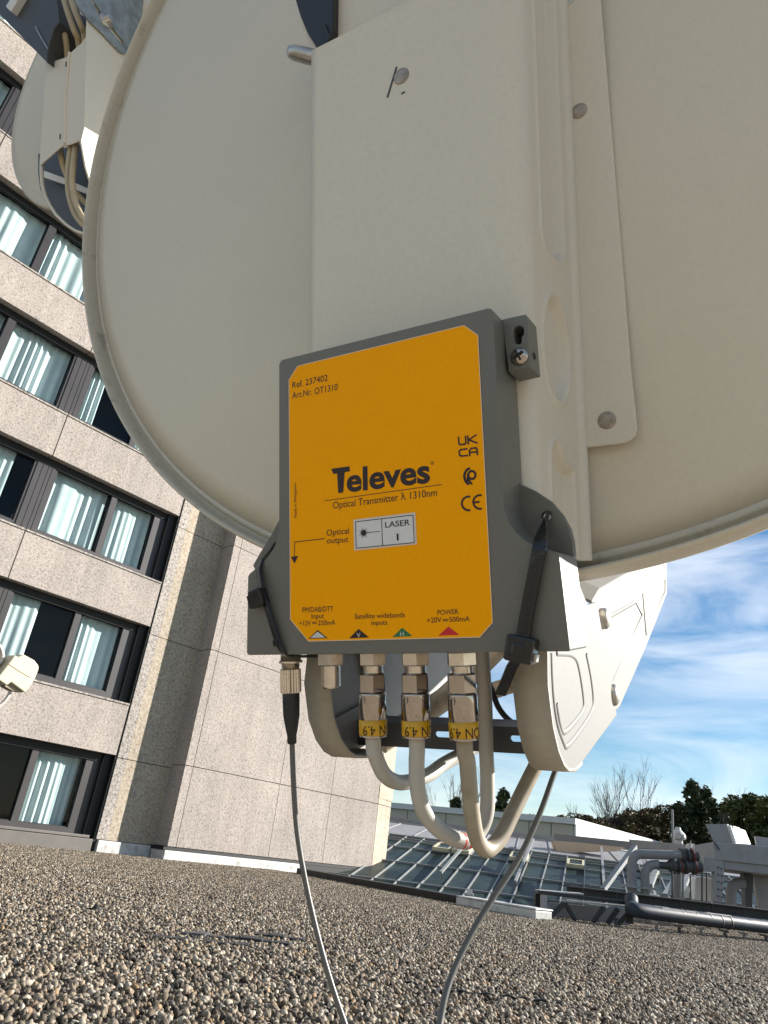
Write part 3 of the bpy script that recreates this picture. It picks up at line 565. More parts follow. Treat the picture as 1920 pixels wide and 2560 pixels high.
def ties():
    def r6(x, y): return (600 + 200/1229*x, 1340 + 200/1229*y)
    def r8(x, y): return (1260 + 220/973*x, 1250 + 220/973*y)
    # left tie
    P = lambda x, y, z: devz(*r6(x, y), z)
    pts = [P(520,150,-0.024), P(430,280,-0.010), P(330,400,-0.0005), P(285,500,0.0014), P(290,600,0.0022), P(312,740,0.0026), P(335,880,0.0028), P(395,1040,0.0024), P(450,1220,0.0022), P(520,1450,0.002), P(580,1640,0.0018), P(640,1760,0.0012), P(700,1818,-0.001), P(790,1842,-0.005), P(920,1850,-0.008), P(1080,1850,-0.010), P(1230,1846,-0.013)]
    o = dthing('cable_tie', 'black cable tie wrapped round the left foot of the box, blocky head at mid height', 'cable tie', *pts[6], 'cable ties holding the box')
    wd = [V((0.8,0.45,0.6))]*3 + [V((0.9,0.1,0.5))]*8 + [V((0.7,0.2,0.7)), V((0.4,0.2,0.9)), V((0.1,0.2,1)), V((0,0.1,1)), V((0,0.1,1)), V((0,0.1,1))]
    b = MB(MDEV); b.ribbon(pts, wd, 0.0044, 0.0013); b.build('strap', M['nylon'], o, bevel=0.0003)
    c = P(285,950,0.004); d = (P(395,1040,0.0024)-P(312,740,0.0026)).normalized()
    b = MB(MDEV); s = V((1,0.15,0)); s = (s - d*s.dot(d)).normalized(); u = d.cross(s)
    def blk(c, a, e, h): return [c-s*a-d*e-u*h, c+s*a-d*e-u*h, c+s*a+d*e-u*h, c-s*a+d*e-u*h, c-s*a-d*e+u*h, c+s*a-d*e+u*h, c+s*a+d*e+u*h, c-s*a+d*e+u*h]
    b.hexa(blk(c, 0.0038, 0.0042, 0.003)); b.hexa(blk(c - s*0.0032 + d*0.0005, 0.0022, 0.0034, 0.0024)); b.hexa(blk(c - s*0.0046 + d*0.0018, 0.0009, 0.0008, 0.0010)); b.build('head', M['nylon'], o, bevel=0.0008, seg=2)
    t0 = P(560,1640,0.0028); b = MB(MDEV); b.hexa([q + (t0-c) for q in blk(c, 0.0014, 0.0015, 0.0012)]); b.build('catch', M['nylon'], o, bevel=0.0003)
    # right tie
    P = lambda x, y, z: devz(*r8(x, y), z)
    pts = [P(500,170,-0.030), P(480,190,-0.0225), P(462,215,-0.021), P(440,260,-0.0185), P(422,330,-0.013), P(412,400,-0.006), P(402,470,0.0005), P(385,560,0.0022), P(345,780,0.0026), P(290,1060,0.0028), P(240,1330,0.003), P(212,1500,0.0032), P(190,1640,0.0036), P(140,1760,0.001), P(85,1850,-0.004), P(45,1950,-0.009), P(0,2060,-0.014), P(-42,2150,-0.018)]
    o = dthing('cable_tie', 'black cable tie threaded through the right ear hole, large head at the bottom edge', 'cable tie', *pts[12], 'cable ties holding the box')
    wd = [V((0.3,0.2,1))]*3 + [V((0.4,0,1)), V((0.6,0,0.75)), V((0.9,0,0.4))] + [V((1,0.15,0))]*12
    b = MB(MDEV); b.ribbon(pts[:14], wd[:14], 0.0056, 0.0014)
    # shallow moulded steps on the strap face
    for i in range(22):
        f = i/22; a = pts[7].lerp(pts[11], f); c2 = pts[7].lerp(pts[11], f+0.022); 
        b.ribbon([a+V((0,0,0.0008)), c2+V((0,0,0.0008))], V((1,0.15+0.35*random.uniform(-1,1),0)), 0.0034*random.uniform(0.6,1), 0.0004)
    b.build('strap', M['nylon'], o, bevel=0.0002)
    b = MB(MDEV); b.ribbon(pts[13:], [V((1,0.3,0.1))]*5, 0.0046, 0.0013); b.build('tail', M['nylon'], o, bevel=0.0003)
    c = P(192,1650,0.0035); d = (pts[12]-pts[10]).normalized(); s = V((1,0.1,0)); s = (s-d*s.dot(d)).normalized(); u = d.cross(s)
    if u.z < 0: u = -u
    b = MB(MDEV); b.hexa(blk(c, 0.0058, 0.0052, 0.0042)); b.hexa(blk(c+d*0.0004, 0.0030, 0.0030, 0.0047)); b.build('head', M['nylon'], o, bevel=0.0012, seg=2)
    b = MB(MDEV); b.hexa(blk(c+s*0.0062+d*0.0022, 0.0009, 0.0016, 0.0016)); b.build('pawl', M['steel'], o, bevel=0.0003)
ties()

# ------------------------------------------------------------------ big satellite dish
TA = math.radians(10)
DN = (DZ + DY*math.tan(TA)).normalized(); DEX = (DX - DN*DX.dot(DN)).normalized(); DEY = DN.cross(DEX)
DP = D3(0.05, -0.1, -0.1)
def bowl(mb, P0, ex, ey, n, cx, cy, rx, ry, depth, rows, nseg=160):
    """rows: (radius fraction, height towards the back) swept round an ellipse"""
    vs = []
    for r, h in rows:
        for k in range(nseg):
            a = 2*math.pi*k/nseg; vs.append(P0 + ex*(cx + rx*r*math.cos(a)) + ey*(cy + ry*r*math.sin(a)) + n*h)
    m = len(rows); fs = [(i*nseg+k, i*nseg+(k+1)%nseg, (i+1)*nseg+(k+1)%nseg, (i+1)*nseg+k) for i in range(m-1) for k in range(nseg)]
    if rows[-1][0] < 0.02: fs.append([(m-1)*nseg+k for k in range(nseg)])
    mb.add(vs, fs, True)
DEP = 0.07
def bz(r, D): return D*(1-r*r)
def dish():
    o = dthing('satellite_dish', 'large beige satellite dish seen from behind with its ribbed back channel and feed arm', 'satellite dish', 0.05, 0.05, -0.05)
    rows = [(0.975, bz(0.975, DEP))] + [(r, bz(r, DEP)) for r in [0.94, 0.92, 0.88, 0.84, 0.8, 0.74, 0.68, 0.6, 0.5, 0.4, 0.3, 0.2, 0.1, 0.015]]
    b = MB(); bowl(b, DP, DEX, DEY, DN, 0.0207, 0.4571, 0.4330, 0.4686, DEP, rows)
    r_ = b.build('reflector', M['dish'], o); md = r_.modifiers.new('thick', 'SOLIDIFY'); md.thickness = 0.0012; md.offset = -1
    b = MB(); prof = [(0.996,-0.009),(0.9985,-0.007),(1.0,-0.003),(1.0005,0.009),(0.999,0.0122),(0.9965,0.0135),(0.994,0.0125),(0.9925,0.008),(0.9910,0.001),(0.9885,-0.0022),(0.9855,-0.002),(0.983,0.0015),(0.9805,0.0032),(0.978,0.0028),(0.975,bz(0.975, DEP))]
    bowl(b, DP, DEX, DEY, DN, 0.0207, 0.4571, 0.4330, 0.4686, DEP, prof, 200)
    r_ = b.build('rim', M['rim'], o); md = r_.modifiers.new('thick', 'SOLIDIFY'); md.thickness = 0.0012; md.offset = -1
    # back channel: one folded sheet, front web and pressed side wall
    zf = -0.030
    y0, y1 = -0.155, 0.27; zb = -0.086
    def line2(p, q, z):   # x as a function of y along a pixel line at depth z
        a = dev(*p, z); c = dev(*q, z); return lambda y: a[0] + (c[0]-a[0])*(y-a[1])/(c[1]-a[1])
    xf = line2(kd(1102,0), kd(1128,900), zf); xb = line2(kd(1196,0), kd(1232,900), zb)
    yA = devx(*kd(1182,545), 0.116)[0]; yB = devx(*kd(1190,665), 0.115)[0]; yC = devx(*kd(1200,880), 0.115)[0]; yD = devx(*kd(1180,945), 0.114)[0]
    def sdf_caps(v, y, va, vb, ya, yb, r):   # rounded box in (depth, y), metres
        dv = abs(v-(va+vb)/2) - (vb-va)/2 + r; dy = abs(y-(ya+yb)/2) - (yb-ya)/2 + r
        return math.hypot(max(dv,0), max(dy,0)) + min(max(dv,dy),0) - r
    def sst(e0, e1, x):
        t = min(1, max(0, (x-e0)/(e1-e0))); return t*t*(3-2*t)
    Dp = zf - zb
    def bead(v, y):
        s1 = sdf_caps(v + 0.0, y - (v-0.5*Dp)*0.9*0, 0.017, 0.045, yA-0.01, 1.0, 0.012)
        vm = 0.5*Dp + 0.002; ry = (yB-yC)/2; s2 = (math.hypot((v-vm)/0.0155, (y-(yB+yC)/2)/ry) - 1)*0.0155
        s3 = sdf_caps(v, y, 0.018, 0.046, -1.0, yD, 0.010)
        s3 = max(s3, -(math.hypot((v-0.047)/1.2, (y-yD-0.004)) - 0.016))
        u = min(s1, s2, s3)
        return 0.0042*(1 - sst(-0.0026, 0.0, u)) - 0.0013*math.exp(-(u/0.0013)**2)
    y0 = -0.1005; nu, nv, nw = 330, 64, 22; vs = []; rf = 0.009
    le = [dev(*p, zf) for p in [kd(668,1300), kd(668,1180), kd(669,700), kd(672,300), kd(674,110), kd(748,79.7), kd(911,0), kd(1036,-61), (1262,-140), (1276,-300)]]
    def xl_(y):
        for (xa, ya), (xb_, yb_) in zip(le, le[1:]):
            if ya <= y <= yb_: return xa + (xb_-xa)*(y-ya)/(yb_-ya)
        return le[0][0] if y < le[0][1] else le[-1][0]
    for i in range(nu+1):
        y = y0 + (y1-y0)*i/nu; X0 = xl_(y); X1 = xf(y) + 0.004 - rf; X0 = min(X0, X1-0.002)
        for j in range(nw): vs.append(D3(X0 + (X1-X0)*j/nw, y, zf))
        for j in range(nv+1):
            v = Dp*(j/nv)**1.15; t = v/Dp; x = xf(y) + (xb(y)-xf(y))*t + 0.004
            if v < rf: x -= rf*(1-math.sqrt(max(0, 1-((rf-v)/rf)**2)))
            if Dp - v < 0.004: q = (0.004-(Dp-v))/0.004; x += 0.004*(1-math.sqrt(max(0,1-q*q)))
            vs.append(D3(x - bead(v, y)*min(1, v/0.012), y, zf - v))
    nc = nw+nv+1; fs = [(i*nc+j, i*nc+j+1, (i+1)*nc+j+1, (i+1)*nc+j) for i in range(nu) for j in range(nc-1)]
    b = MB(); b.add(vs, fs, True); wo = b.build('back_channel', M['mast'], o); md = wo.modifiers.new('thick', 'SOLIDIFY'); md.thickness = 0.0010; md.offset = 0
    # riveted flange
    fl = [dev(*p, zb) for p in [kd(1188,-60), kd(1292,-60), kd(1320,276), kd(1346,588), kd(1363,800)]]
    br = dev(*kd(1379,952), zb); bl = dev(*kd(1243,969), zb); tr = dev(*kd(1363,800), zb)
    for a in range(0, 91, 15):
        t = math.radians(a); r = 0.007; fl.append((br[0]-r+r*math.cos(t)-0.0005*a/90, br[1]+r-r*math.sin(t)))
    fl += [bl, dev(*kd(1225,900), zb)]
    b = MB(); b.prism(fl, D3, zb-0.0022, zb); b.build('flange', M['mast'], o, bevel=0.0006)
    for (px, py), mt, rr in (((1251,240),'rivet',0.0044), ((1311,908),'rivet',0.0046), ((1222,-6),'steel',0.0062)):
        x, y = dev(px*K, py*K, zb); b = MB(MDEV); b.lathe((x,y,zb-0.001), (0,0,1), [(0,rr),(0.0013,rr),(0.0015,rr*0.93),(0.0016,rr*0.5),(0.00161,0.0004)], 24); b.build('rivet', M[mt], o)
    x, y = dev(868*K, 166*K, zf); b = MB(MDEV); b.lathe((x,y,zf-0.0005), (0,0,1), [(0,0.0046),(0.0013,0.0046),(0.0015,0.0042),(0.0016,0.0003)], 24); b.build('rivet', M['rivet'], o)
    b = MB(MDEV)
    for p, q, w in ((kd(838,212), kd(858,146), 0.0011), (kd(868,204), kd(876,200), 0.0008)):
        a = V((*dev(*p, zf), zf+0.0006)); c = V((*dev(*q, zf), zf+0.0006)); b.bar(a, c, w, 0.0003, (0,0,1))
    b.build('paint_chip', M['slate'], wo)
    # clamp peg left of the web, clamp block and pole clamp above its sloping top edge
    a = V((*dev(*kd(690,128), -0.044), -0.044)); c = V((*dev(*kd(622,110), -0.040), -0.040)); b = MB(MDEV)
    d = (c-a); b.tube([a, a+d*0.55, a+d*0.8, a+d*0.93, c], [0.0046, 0.0046, 0.0045, 0.0036, 0.0016], 14); b.build('clamp_peg', M['steel'], o)
    zk = -0.052
    cl = [dev(*p, zk) for p in [kd(700,-40), kd(900,-80), kd(905,40), kd(716,120)]]
    b = MB(); b.prism(cl, D3, zk-0.03, zk); b.build('clamp_block', M['mast'], o, bevel=0.001)
    zk = -0.046
    cl = [dev(*p, zk) for p in [kd(622,-60), kd(638,0), kd(648,34), kd(664,72), kd(690,112), kd(712,96), kd(719,60), kd(721,-60)]]
    b = MB(); b.prism(cl, D3, zk-0.03, zk); b.prism([dev(*p, zk+0.002) for p in [kd(696,50), kd(700,46), kd(714,80), kd(708,90)]], D3, zk-0.001, zk+0.002); b.build('pole_clamp', M['rubber'], o, bevel=0.002)
    cl = [dev(*p, -0.05) for p in [kd(640,0), kd(652,20), kd(668,60), kd(690,110), kd(676,112), kd(658,78), kd(652,40)]]
    b = MB(); b.prism(cl, D3, -0.054, -0.048); b.build('clamp_lip', M['mast'], o, bevel=0.0006)
    # feed arm: two pressed side plates with a turned lip, seen under the box
    XR = 0.1135
    def pr(p): return devx(p[0]*K, p[1]*K, XR)
    front = [(-0.095,-0.028), (-0.144,-0.028)] + [pr(p) for p in [(1184,1480),(1195,1570),(1207,1622),(1219,1652),(1230,1664),(1243,1663),(1258,1648)]]
    back = [pr(p) for p in [(1300,1590),(1333,1545),(1325,1500),(1296,1335),(1290,1300),(1270,1306)]]
    pA = front + back + [(-0.108,-0.09)]
    back2 = [pr(p) for p in [(1345,1528),(1400,1400),(1445,1282),(1444,1212),(1436,1211),(1380,1225),(1300,1272),(1286,1292)]]
    pB = [pr((1286,1330)), pr((1312,1500)), pr((1322,1550))] + back2
    def plate(xo, sgn, name):
        mp = lambda y, z, x: D3(xo + sgn*x, y, z)
        b = MB(); b.prism(pA, mp, -0.0016, 0.0)
        # raised pad pressed into the plate, two steps
        q = lambda pts: [pr(p) for p in pts]
        pad = q([(1202,1411),(1242,1413),(1252,1450),(1262,1520),(1258,1540),(1222,1583),(1212,1580),(1202,1520)])
        pad2 = q([(1191,1411),(1194,1500),(1203,1566),(1218,1606),(1223,1618),(1262,1566),(1276,1541),(1283,1520),(1276,1460),(1266,1413)])
        c = MB(); c.prism(pA, mp, -0.0016, 0.0); po = c.build(name, M['arm'], o, bevel=0.0007)
        for pp in (pad, pad2):
            c = MB(); c.tube([mp(y, z, -0.0012) for y, z in soften(pp, 3)], 0.0019, 16); c.build('pressed_rib', M['arm'], po)
        c = MB(); c.prism(pB, mp, -0.0034, -0.0017); bo = c.build('arm_plate', M['arm'], o, bevel=0.0006)
        # flange folded along the arm's top edge
        tp = q([(1284,1300),(1300,1272),(1380,1225),(1440,1208)]); vs = []
        for i, (y, z) in enumerate(tp): vs += [D3(xo + sgn*(-0.0018), y, z), D3(xo + sgn*(-0.024), y + 0.011, z)]
        c = MB(); c.add(vs, [(2*i, 2*i+2, 2*i+3, 2*i+1) for i in range(3)]); tf = c.build('arm_flange', M['arm'], o); md = tf.modifiers.new('t', 'SOLIDIFY'); md.thickness = 0.0016; md.offset = 0
        e1 = q([(1300,1345),(1378,1300),(1392,1330),(1330,1475),(1322,1480)]); e1i = [(e[0]*0.93+0.07*sum(p[0] for p in e1)/5, e[1]*0.93+0.07*sum(p[1] for p in e1)/5) for e in e1]
        e2 = q([(1393,1285),(1440,1250),(1440,1280),(1400,1370)]); e2i = [(e[0]*0.86+0.14*sum(p[0] for p in e2)/4, e[1]*0.86+0.14*sum(p[1] for p in e2)/4) for e in e2]
        for e, ei in ((e1, e1i), (e2, e2i)):
            c = MB(); c.tube([mp(y, z, -0.0030) for y, z in e + e[:1]], 0.0020, 12); c.build('pressed_rib', M['arm'], bo)
        for p in ((1306,1336), (1326,1501)):
            y, z = pr(p); c = MB(MDEV); c.lathe((xo, y, z), (sgn,0,0), [(-0.002,0.0062),(0.0006,0.0062),(0.0014,0.0058),(0.0026,0.0042),(0.0032,0.0018),(0.0033,0.0003)], 24); c.build('bolt', M['steel'], o)
        # lip folded inwards along the front edge
        f2 = front[1:]; w = 0.0155; vs = []
        for (y, z) in [(-0.10,-0.028)] + f2:
            vs += [D3(xo, y, z), D3(xo - w, y, z), ]
        fs = [(2*i, 2*i+2, 2*i+3, 2*i+1) for i in range(len(f2))]
        c = MB(); c.add(vs, fs, True); l_ = c.build('turned_lip', M['lip'], po); md = l_.modifiers.new('t', 'SOLIDIFY'); md.thickness = 0.0016; md.offset = 0
    plate(XR, 1, 'arm_side')
    xl = dev(*kd(670,1440), -0.03)[0]
    # left side: the same pressing, its lip turned to the right
    mp = lambda y, z, x: D3(xl + x, y, z)
    c = MB(); c.prism(pA, mp, 0.0, 0.0016); c.prism(pB, mp, 0.0017, 0.0034); po = c.build('arm_side', M['arm_inner_shade'], o, bevel=0.0006)
    q = lambda pts: [pr(p) for p in pts]
    o1 = q([(1189,1405),(1190,1490),(1199,1560),(1214,1600),(1223,1604),(1258,1560),(1272,1535),(1280,1515),(1274,1460),(1266,1405)]); i1 = q([(1198,1405),(1202,1490),(1212,1560),(1220,1570),(1254,1530),(1258,1510),(1244,1405)])
    c = MB(); c.prism(o1, mp, 0.0016, 0.0036, holes=[i1]); c.build('pressed_rib', M['arm_inner_shade'], po, bevel=0.0015, seg=3)
    f2 = front[1:]; w = 0.0150; vs = []
    for (y, z) in [(-0.10,-0.028)] + f2: vs += [D3(xl, y, z), D3(xl + w, y, z)]
    c = MB(); c.add(vs, [(2*i, 2*i+2, 2*i+3, 2*i+1) for i in range(len(f2))], True); l_ = c.build('turned_lip', M['lip'], po); md = l_.modifiers.new('t', 'SOLIDIFY'); md.thickness = 0.0016; md.offset = 0
    # crossbar with slots, and the tubular feed strut
    zc = -0.072; x0 = xl + 0.002; x1 = XR - 0.002
    ya = dev(*z7(1180,462), zc)[1]; yb = dev(*z7(1180,590), zc)[1]
    slots = []
    for cx in (1022, 1400):
        sx, sy = dev(*z7(cx,508 if cx < 1200 else 530), zc); slots.append(rrect(sx-0.007, sy-0.0016, sx+0.007, sy+0.0016, 0.0015))
    c = MB(); c.prism([(x0,yb),(x1,yb),(x1,ya),(x0,ya)], D3, zc-0.002, zc, holes=slots); c.box
    c2 = MB(MDEV); 
    cb = c.build('crossbar', M['slate'], o, bevel=0.0004)
    c = MB(MDEV); c.box((x0, ya-0.0015, zc-0.025), (x1, ya, zc-0.0021)); c.build('crossbar_flange', M['slate'], cb)
    p = [V((*dev(*z7(690,545), -0.085), -0.085)), V((*dev(*z7(1010,330), -0.12), -0.12)), V((*dev(*z7(1210,140), -0.145), -0.145)), V((*dev(*z7(1330,20), -0.165), -0.165))]
    c = MB(MDEV); c.tube(p, 0.0068, 18); c.build('feed_strut', M['rust'], o)
    p = [V((*dev(*z7(1180,315), -0.14), -0.14)), V((*dev(*z7(1250,290), -0.145), -0.145)), V((*dev(*z7(1400,240), -0.155), -0.155))]
    c = MB(MDEV); c.tube(p, 0.0050, 14); c.build('feed_strut', M['rust'], o)
dish()

# ------------------------------------------------------------------ second dish further off at the left
def z1(x, y): return (x*480/1659, y*480/1659)
def dish_two():
    P0 = CP + ray(160, 230)*1.0
    o = thing('satellite_dish', 'second, partly hidden satellite dish with cables running through its grey channel, before the windows', 'satellite dish', P0, ROT)
    def pz(off): return P0 + DZ*off
    def onz(pts, off=0.0): return [hit(*z1(*p), pz(off), DZ) for p in pts]
    def fz(pts, off):   # device-like 2D
        return [((q-P0).dot(DX), (q-P0).dot(DY)) for q in onz(pts, off)]
    E3 = lambda x, y, z: P0 + DX*x + DY*y + DZ*z
    web = [(395,540),(432,541),(572,492),(612,452),(702,372),(752,300),(765,190),(748,450),(735,900),(725,1100),(690,1216),(600,1250),(545,1258),(520,1275),(400,1378),(342,1432),(340,1400),(368,980)]
    b = MB(); b.prism(fz(web, 0), E3, -0.002, 0.0); wb = b.build('channel_web', M['mast'], o, bevel=0.0006)
    b = MB()
    p = [hit(*z1(*q), pz(0.0004), DZ) for q in ((602,455),(568,800),(560,1240))]; b.tube(p, 0.0022, 10)
    b.build('pressed_rib', M['mast'], wb)
    for q in ((572,556),(520,1180)): b = MB(); c = hit(*z1(*q), pz(0.0002), DZ); b.bar(c - DY*0.004, c + DY*0.004, 0.0018, 0.001, DZ); b.build('slot', M['black'], wb)
    # side wall, running back from the web's right edge
    XE = (hit(*z1(740,800), P0, DZ) - P0).dot(DX)
    PX = P0 + DX*(XE + 0.001)
    def fx(pts, off=0.0): 
        r = []
        for p in pts:
            q = hit(*z1(*p), PX + DX*off, DX) - P0; r.append((q.dot(DY), q.dot(DZ)))
        return r
    mx = lambda off0: (lambda y, z, t: P0 + DX*(XE + 0.001 + off0 + t) + DY*y + DZ*z)
    side = [(760,60),(1150,-120),(1262,-120),(1266,235),(1255,700),(1180,1500),(1000,2080),(860,2060),(800,1640),(740,1440),(700,1216),(728,1100),(738,700),(752,300)]
    b = MB(); b.prism(fx(side), mx(0), -0.003, 0.0); b.build('arm_side', M['mast'], o, bevel=0.0005)
    gl = [(625,-40),(1245,-60),(1232,120),(1190,300),(1120,440),(1095,462),(1066,462),(1030,440),(880,280),(760,165),(700,90)]
    slot = [(788,-10),(806,-10),(880,120),(1066,350),(1068,372),(1052,378),(980,290),(870,150)]
    gx = fx(gl, 0.004); hx = fx([(788,0),(806,0),(900,140),(1066,352),(1066,374),(1050,376),(970,280),(870,150)], 0.004)
    b = MB(); b.prism(gx, mx(0), 0.0012, 0.004, holes=[hx]); b.build('slotted_plate', M['galv'], o, bevel=0.0005)
    y, z = fx([(918,176)], 0.004)[0]; b = MB(); b.lathe(P0 + DX*(XE+0.005) + DY*y + DZ*z, DX, [(-0.002,0.011),(0.0012,0.011),(0.0018,0.0085),(0.0022,0.006),(0.004,0.006),(0.0041,0.0055),(0.009,0.0052),(0.0095,0.004)], 20); b.build('bolt', M['steel'], o)
    # far side plate seen through the open bottom and its pale cross strip
    W_ = (hit(*z1(345,1430), P0, DZ) - P0).dot(DX)
    left = [(345,1400),(346,1500),(352,1600),(376,1690),(420,1780),(480,1870),(560,1945),(640,2000),(780,2050)]
    PL = fz(left, -0.001)
    vs = []; 
    for x, y in PL: vs += [E3(x, y, 0.0), E3(x, y, -0.005)]
    b = MB(); b.add(vs, [(2*i, 2*i+1, 2*i+3, 2*i+2) for i in range(len(PL)-1)], True); r_ = b.build('arm_lip', M['mast'], o); md = r_.modifiers.new('t', 'SOLIDIFY'); md.thickness = 0.003
    inn = fz([(330,1330),(330,1500),(345,1620),(376,1700),(420,1790),(480,1880),(560,1950),(640,2005),(790,2060),(900,1500),(900,1200)], -0.045)
    b = MB(); b.prism(inn, E3, -0.048, -0.045); b.build('arm_back_shaded', M['slate'], o)  # slate colour stands in for paint that lies in shade
    st = fz([(346,1462),(560,1538),(770,1632),(776,1684),(660,1642),(560,1592),(490,1570),(350,1520)], -0.03)
    b = MB(); b.prism(st, E3, -0.034, -0.03); b.build('sunlit_strip', M['flat_white'], o, bevel=0.0005)  # white colour stands in for sunlight falling on the strip
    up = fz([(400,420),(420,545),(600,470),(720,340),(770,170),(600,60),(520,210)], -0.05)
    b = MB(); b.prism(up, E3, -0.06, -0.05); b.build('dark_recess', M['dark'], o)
    # reflector behind
    n = (DZ + DY*math.tan(TA)).normalized(); ex = (DX - n*DX.dot(n)).normalized(); ey = n.cross(ex)
    Cn = P0 - DZ*0.15
    lf = hit(*z1(104,1280), Cn, n) - Cn; bt = hit(*z1(520,1905), Cn, n) - Cn; up_ = hit(*z1(322,470), Cn, n) - Cn
    pts = [(hit(*z1(*p), Cn, n) - Cn) for p in ((322,470),(240,640),(178,800),(130,1000),(106,1250),(122,1450),(160,1600),(230,1710),(320,1775),(415,1800))]
    pts = [(p.dot(ex), p.dot(ey)) for p in pts]
    # least-squares circle-like ellipse with fixed height/width ratio
    q = 1.06; A = [[0.0]*3 for _ in range(3)]; B = [0.0]*3
    for x, y in pts:
        row = (x, y/q, 1.0); rhs = -(x*x + (y/q)**2)
        for i in range(3):
            B[i] += row[i]*rhs
            for j in range(3): A[i][j] += row[i]*row[j]
    s = Matrix(A).inverted() @ V(B); cx, cy = -s[0]/2, -s[1]/2*q; r = math.sqrt(s[0]**2/4 + s[1]**2/4 - s[2])
    rows = [(0.985,-0.01),(1.0,-0.004),(0.99,0.0025),(0.97,-0.002),(0.955,0.004),(0.94,0.005)] + [(t, bz(t, 0.055)) for t in (0.93,0.85,0.7,0.5,0.3,0.1,0.01)]
    b = MB(); bowl(b, Cn, ex, ey, n, cx, cy, r, r*q, 0.055, rows, 120); r_ = b.build('reflector', M['dish'], o); md = r_.modifiers.new('t', 'SOLIDIFY'); md.thickness = 0.0012; md.offset = -1
    # dark pole bracket at the very corner, with a bright bar on it
    dk = [(-120,-140),(470,-120),(500,40),(512,190),(470,245),(440,330),(412,430),(404,540),(200,330),(0,130),(-120,20)]
    b = MB(); b.prism(fz(dk, 0.012), E3, -0.03, 0.012); pb = b.build('pole_bracket', M['slate'], o, bevel=0.001)
    b = MB(); b.prism(fz([(48,55),(92,100),(190,-60),(120,-60)], 0.022), E3, 0.010, 0.022); b.build('bracket_bar', M['flat_white'], pb, bevel=0.0006)
    b = MB(); b.tube([hit(*z1(*p), pz(0.0135), DZ) for p in ((308,232),(360,330),(412,418))], 0.0011, 8); b.build('wire_end', M['steel'], pb)
    # added plate, out of sight behind the big dish, shading the arm side
    a = hit(*z1(742,1100), PX, DX) + SUNV*0.17; c = hit(*z1(930,1212), PX, DX) + SUNV*0.17; e = (c-a); a = a - e*0.25; c = c + e*1.2
    b = MB(); b.add([q + w + DX*t for t in (0, 0.006) for q, w in ((a, V()), (c, V()), (c, DY*0.45), (a, DY*0.45))], [(0,1,2,3),(7,6,5,4),(0,4,5,1),(1,5,6,2),(2,6,7,3),(3,7,4,0)]); b.build('shade_plate', M['galv'], o)
    # cables
    def cb(path, r=0.0042):
        pts = [hit(*z1(x, y), pz(d), DZ) for x, y, d in path]; t = MB(); t.tube(spline(pts, 8), r, 12); return t
    for i, (lab, path) in enumerate((('leftmost tan cable threading behind the second dish channel', [(500,-60,0.006),(520,120,0.002),(560,300,-0.004),(580,470,-0.014),(575,700,-0.02),(550,1000,-0.022),(522,1260,-0.018),(530,1360,-0.014),(560,1470,-0.02),(640,1640,-0.03),(760,1770,-0.04),(900,1880,-0.05)]),
            ('middle tan cable crossing the pale strip of the second dish', [(530,-80,0.01),(590,120,0.006),(640,260,0.0),(680,380,-0.012),(690,700,-0.03),(650,1050,-0.03),(622,1230,-0.012),(596,1400,-0.008),(588,1560,-0.006),(600,1700,-0.006),(650,1850,-0.008),(740,1960,-0.012),(860,2040,-0.02)]),
            ('rightmost tan cable of the bundle in the second dish channel', [(590,-80,0.01),(650,100,0.006),(700,220,0.0),(730,330,-0.012),(730,700,-0.03),(690,1050,-0.03),(660,1220,-0.012),(636,1400,-0.006),(622,1560,-0.004),(640,1700,-0.004),(690,1840,-0.006),(780,1950,-0.01),(900,2030,-0.02)]))):
        tag(cb(path).build('tan_cable', M['tan_jacket'], loc=P0), lab, 'cable', 'tan cables in the second dish')
dish_two()
def lnb():
    P0 = CP + ray(45, 1640)*1.45
    N = (-ray(45, 1640).normalized()*0.8 + V((0.62,0.0,0.1))).normalized(); ux = (V((1,0,0)) - N*N.x).normalized(); uy = N.cross(ux)
    def z3(x, y): return (x*480/1659, 1280 + y*480/1659)
    def f(pts, off=0): 
        r = []
        for p in pts:
            q = hit(*z3(*p), P0 + N*off, N) - P0; r.append((q.dot(ux), q.dot(uy)))
        return r
    E3 = lambda x, y, z: P0 + ux*x + uy*y + N*z
    o = thing('antenna_head', 'cream plastic antenna head with stub arm, poking in at the left edge', 'antenna head', P0)
    top = f([(72,1310),(128,1232),(152,1252),(205,1228),(300,1280),(338,1330),(335,1362),(305,1440),(255,1520),(215,1562),(95,1472),(60,1500),(-30,1440)])
    b = MB(); b.prism(top, E3, -0.03, 0.0); b.build('body', M['cream'], o, bevel=0.003, seg=3)
    b = MB(); p = [E3(*q, 0.0006) for q in f([(72,1312),(160,1370),(262,1430)])]; b.tube(p, 0.0006, 6); b.build('seam', M['tan_jacket'], o)
    b = MB(); b.prism(f([(60,1505),(96,1475),(212,1560),(130,1545)]), E3, -0.03, -0.008); b.build('underside', M['jacket_dirty'], o)
    b = MB(); p = [E3(*q, -0.02) for q in f([(-60,1300),(10,1160),(40,1165),(60,1230),(50,1290),(10,1320),(-60,1420)])]; b.tube(spline(p, 6), 0.006, 10); b.build('neck_clamp', M['steel'], o)
    b = MB(); b.tube([E3(*q, -0.03) for q in f([(40,1310),(-60,1250),(-400,1050),(-900,800)])], 0.016, 16); b.build('stub_arm', M['lip'], o)
    b = MB(); p = [E3(*q, -0.02) for q in f([(135,1550),(112,1600),(60,1660),(-20,1700),(-200,1740),(-500,1700)])]; b.tube(spline(p, 8), 0.0035, 10); b.build('pigtail', M['jacket'], o)
lnb()

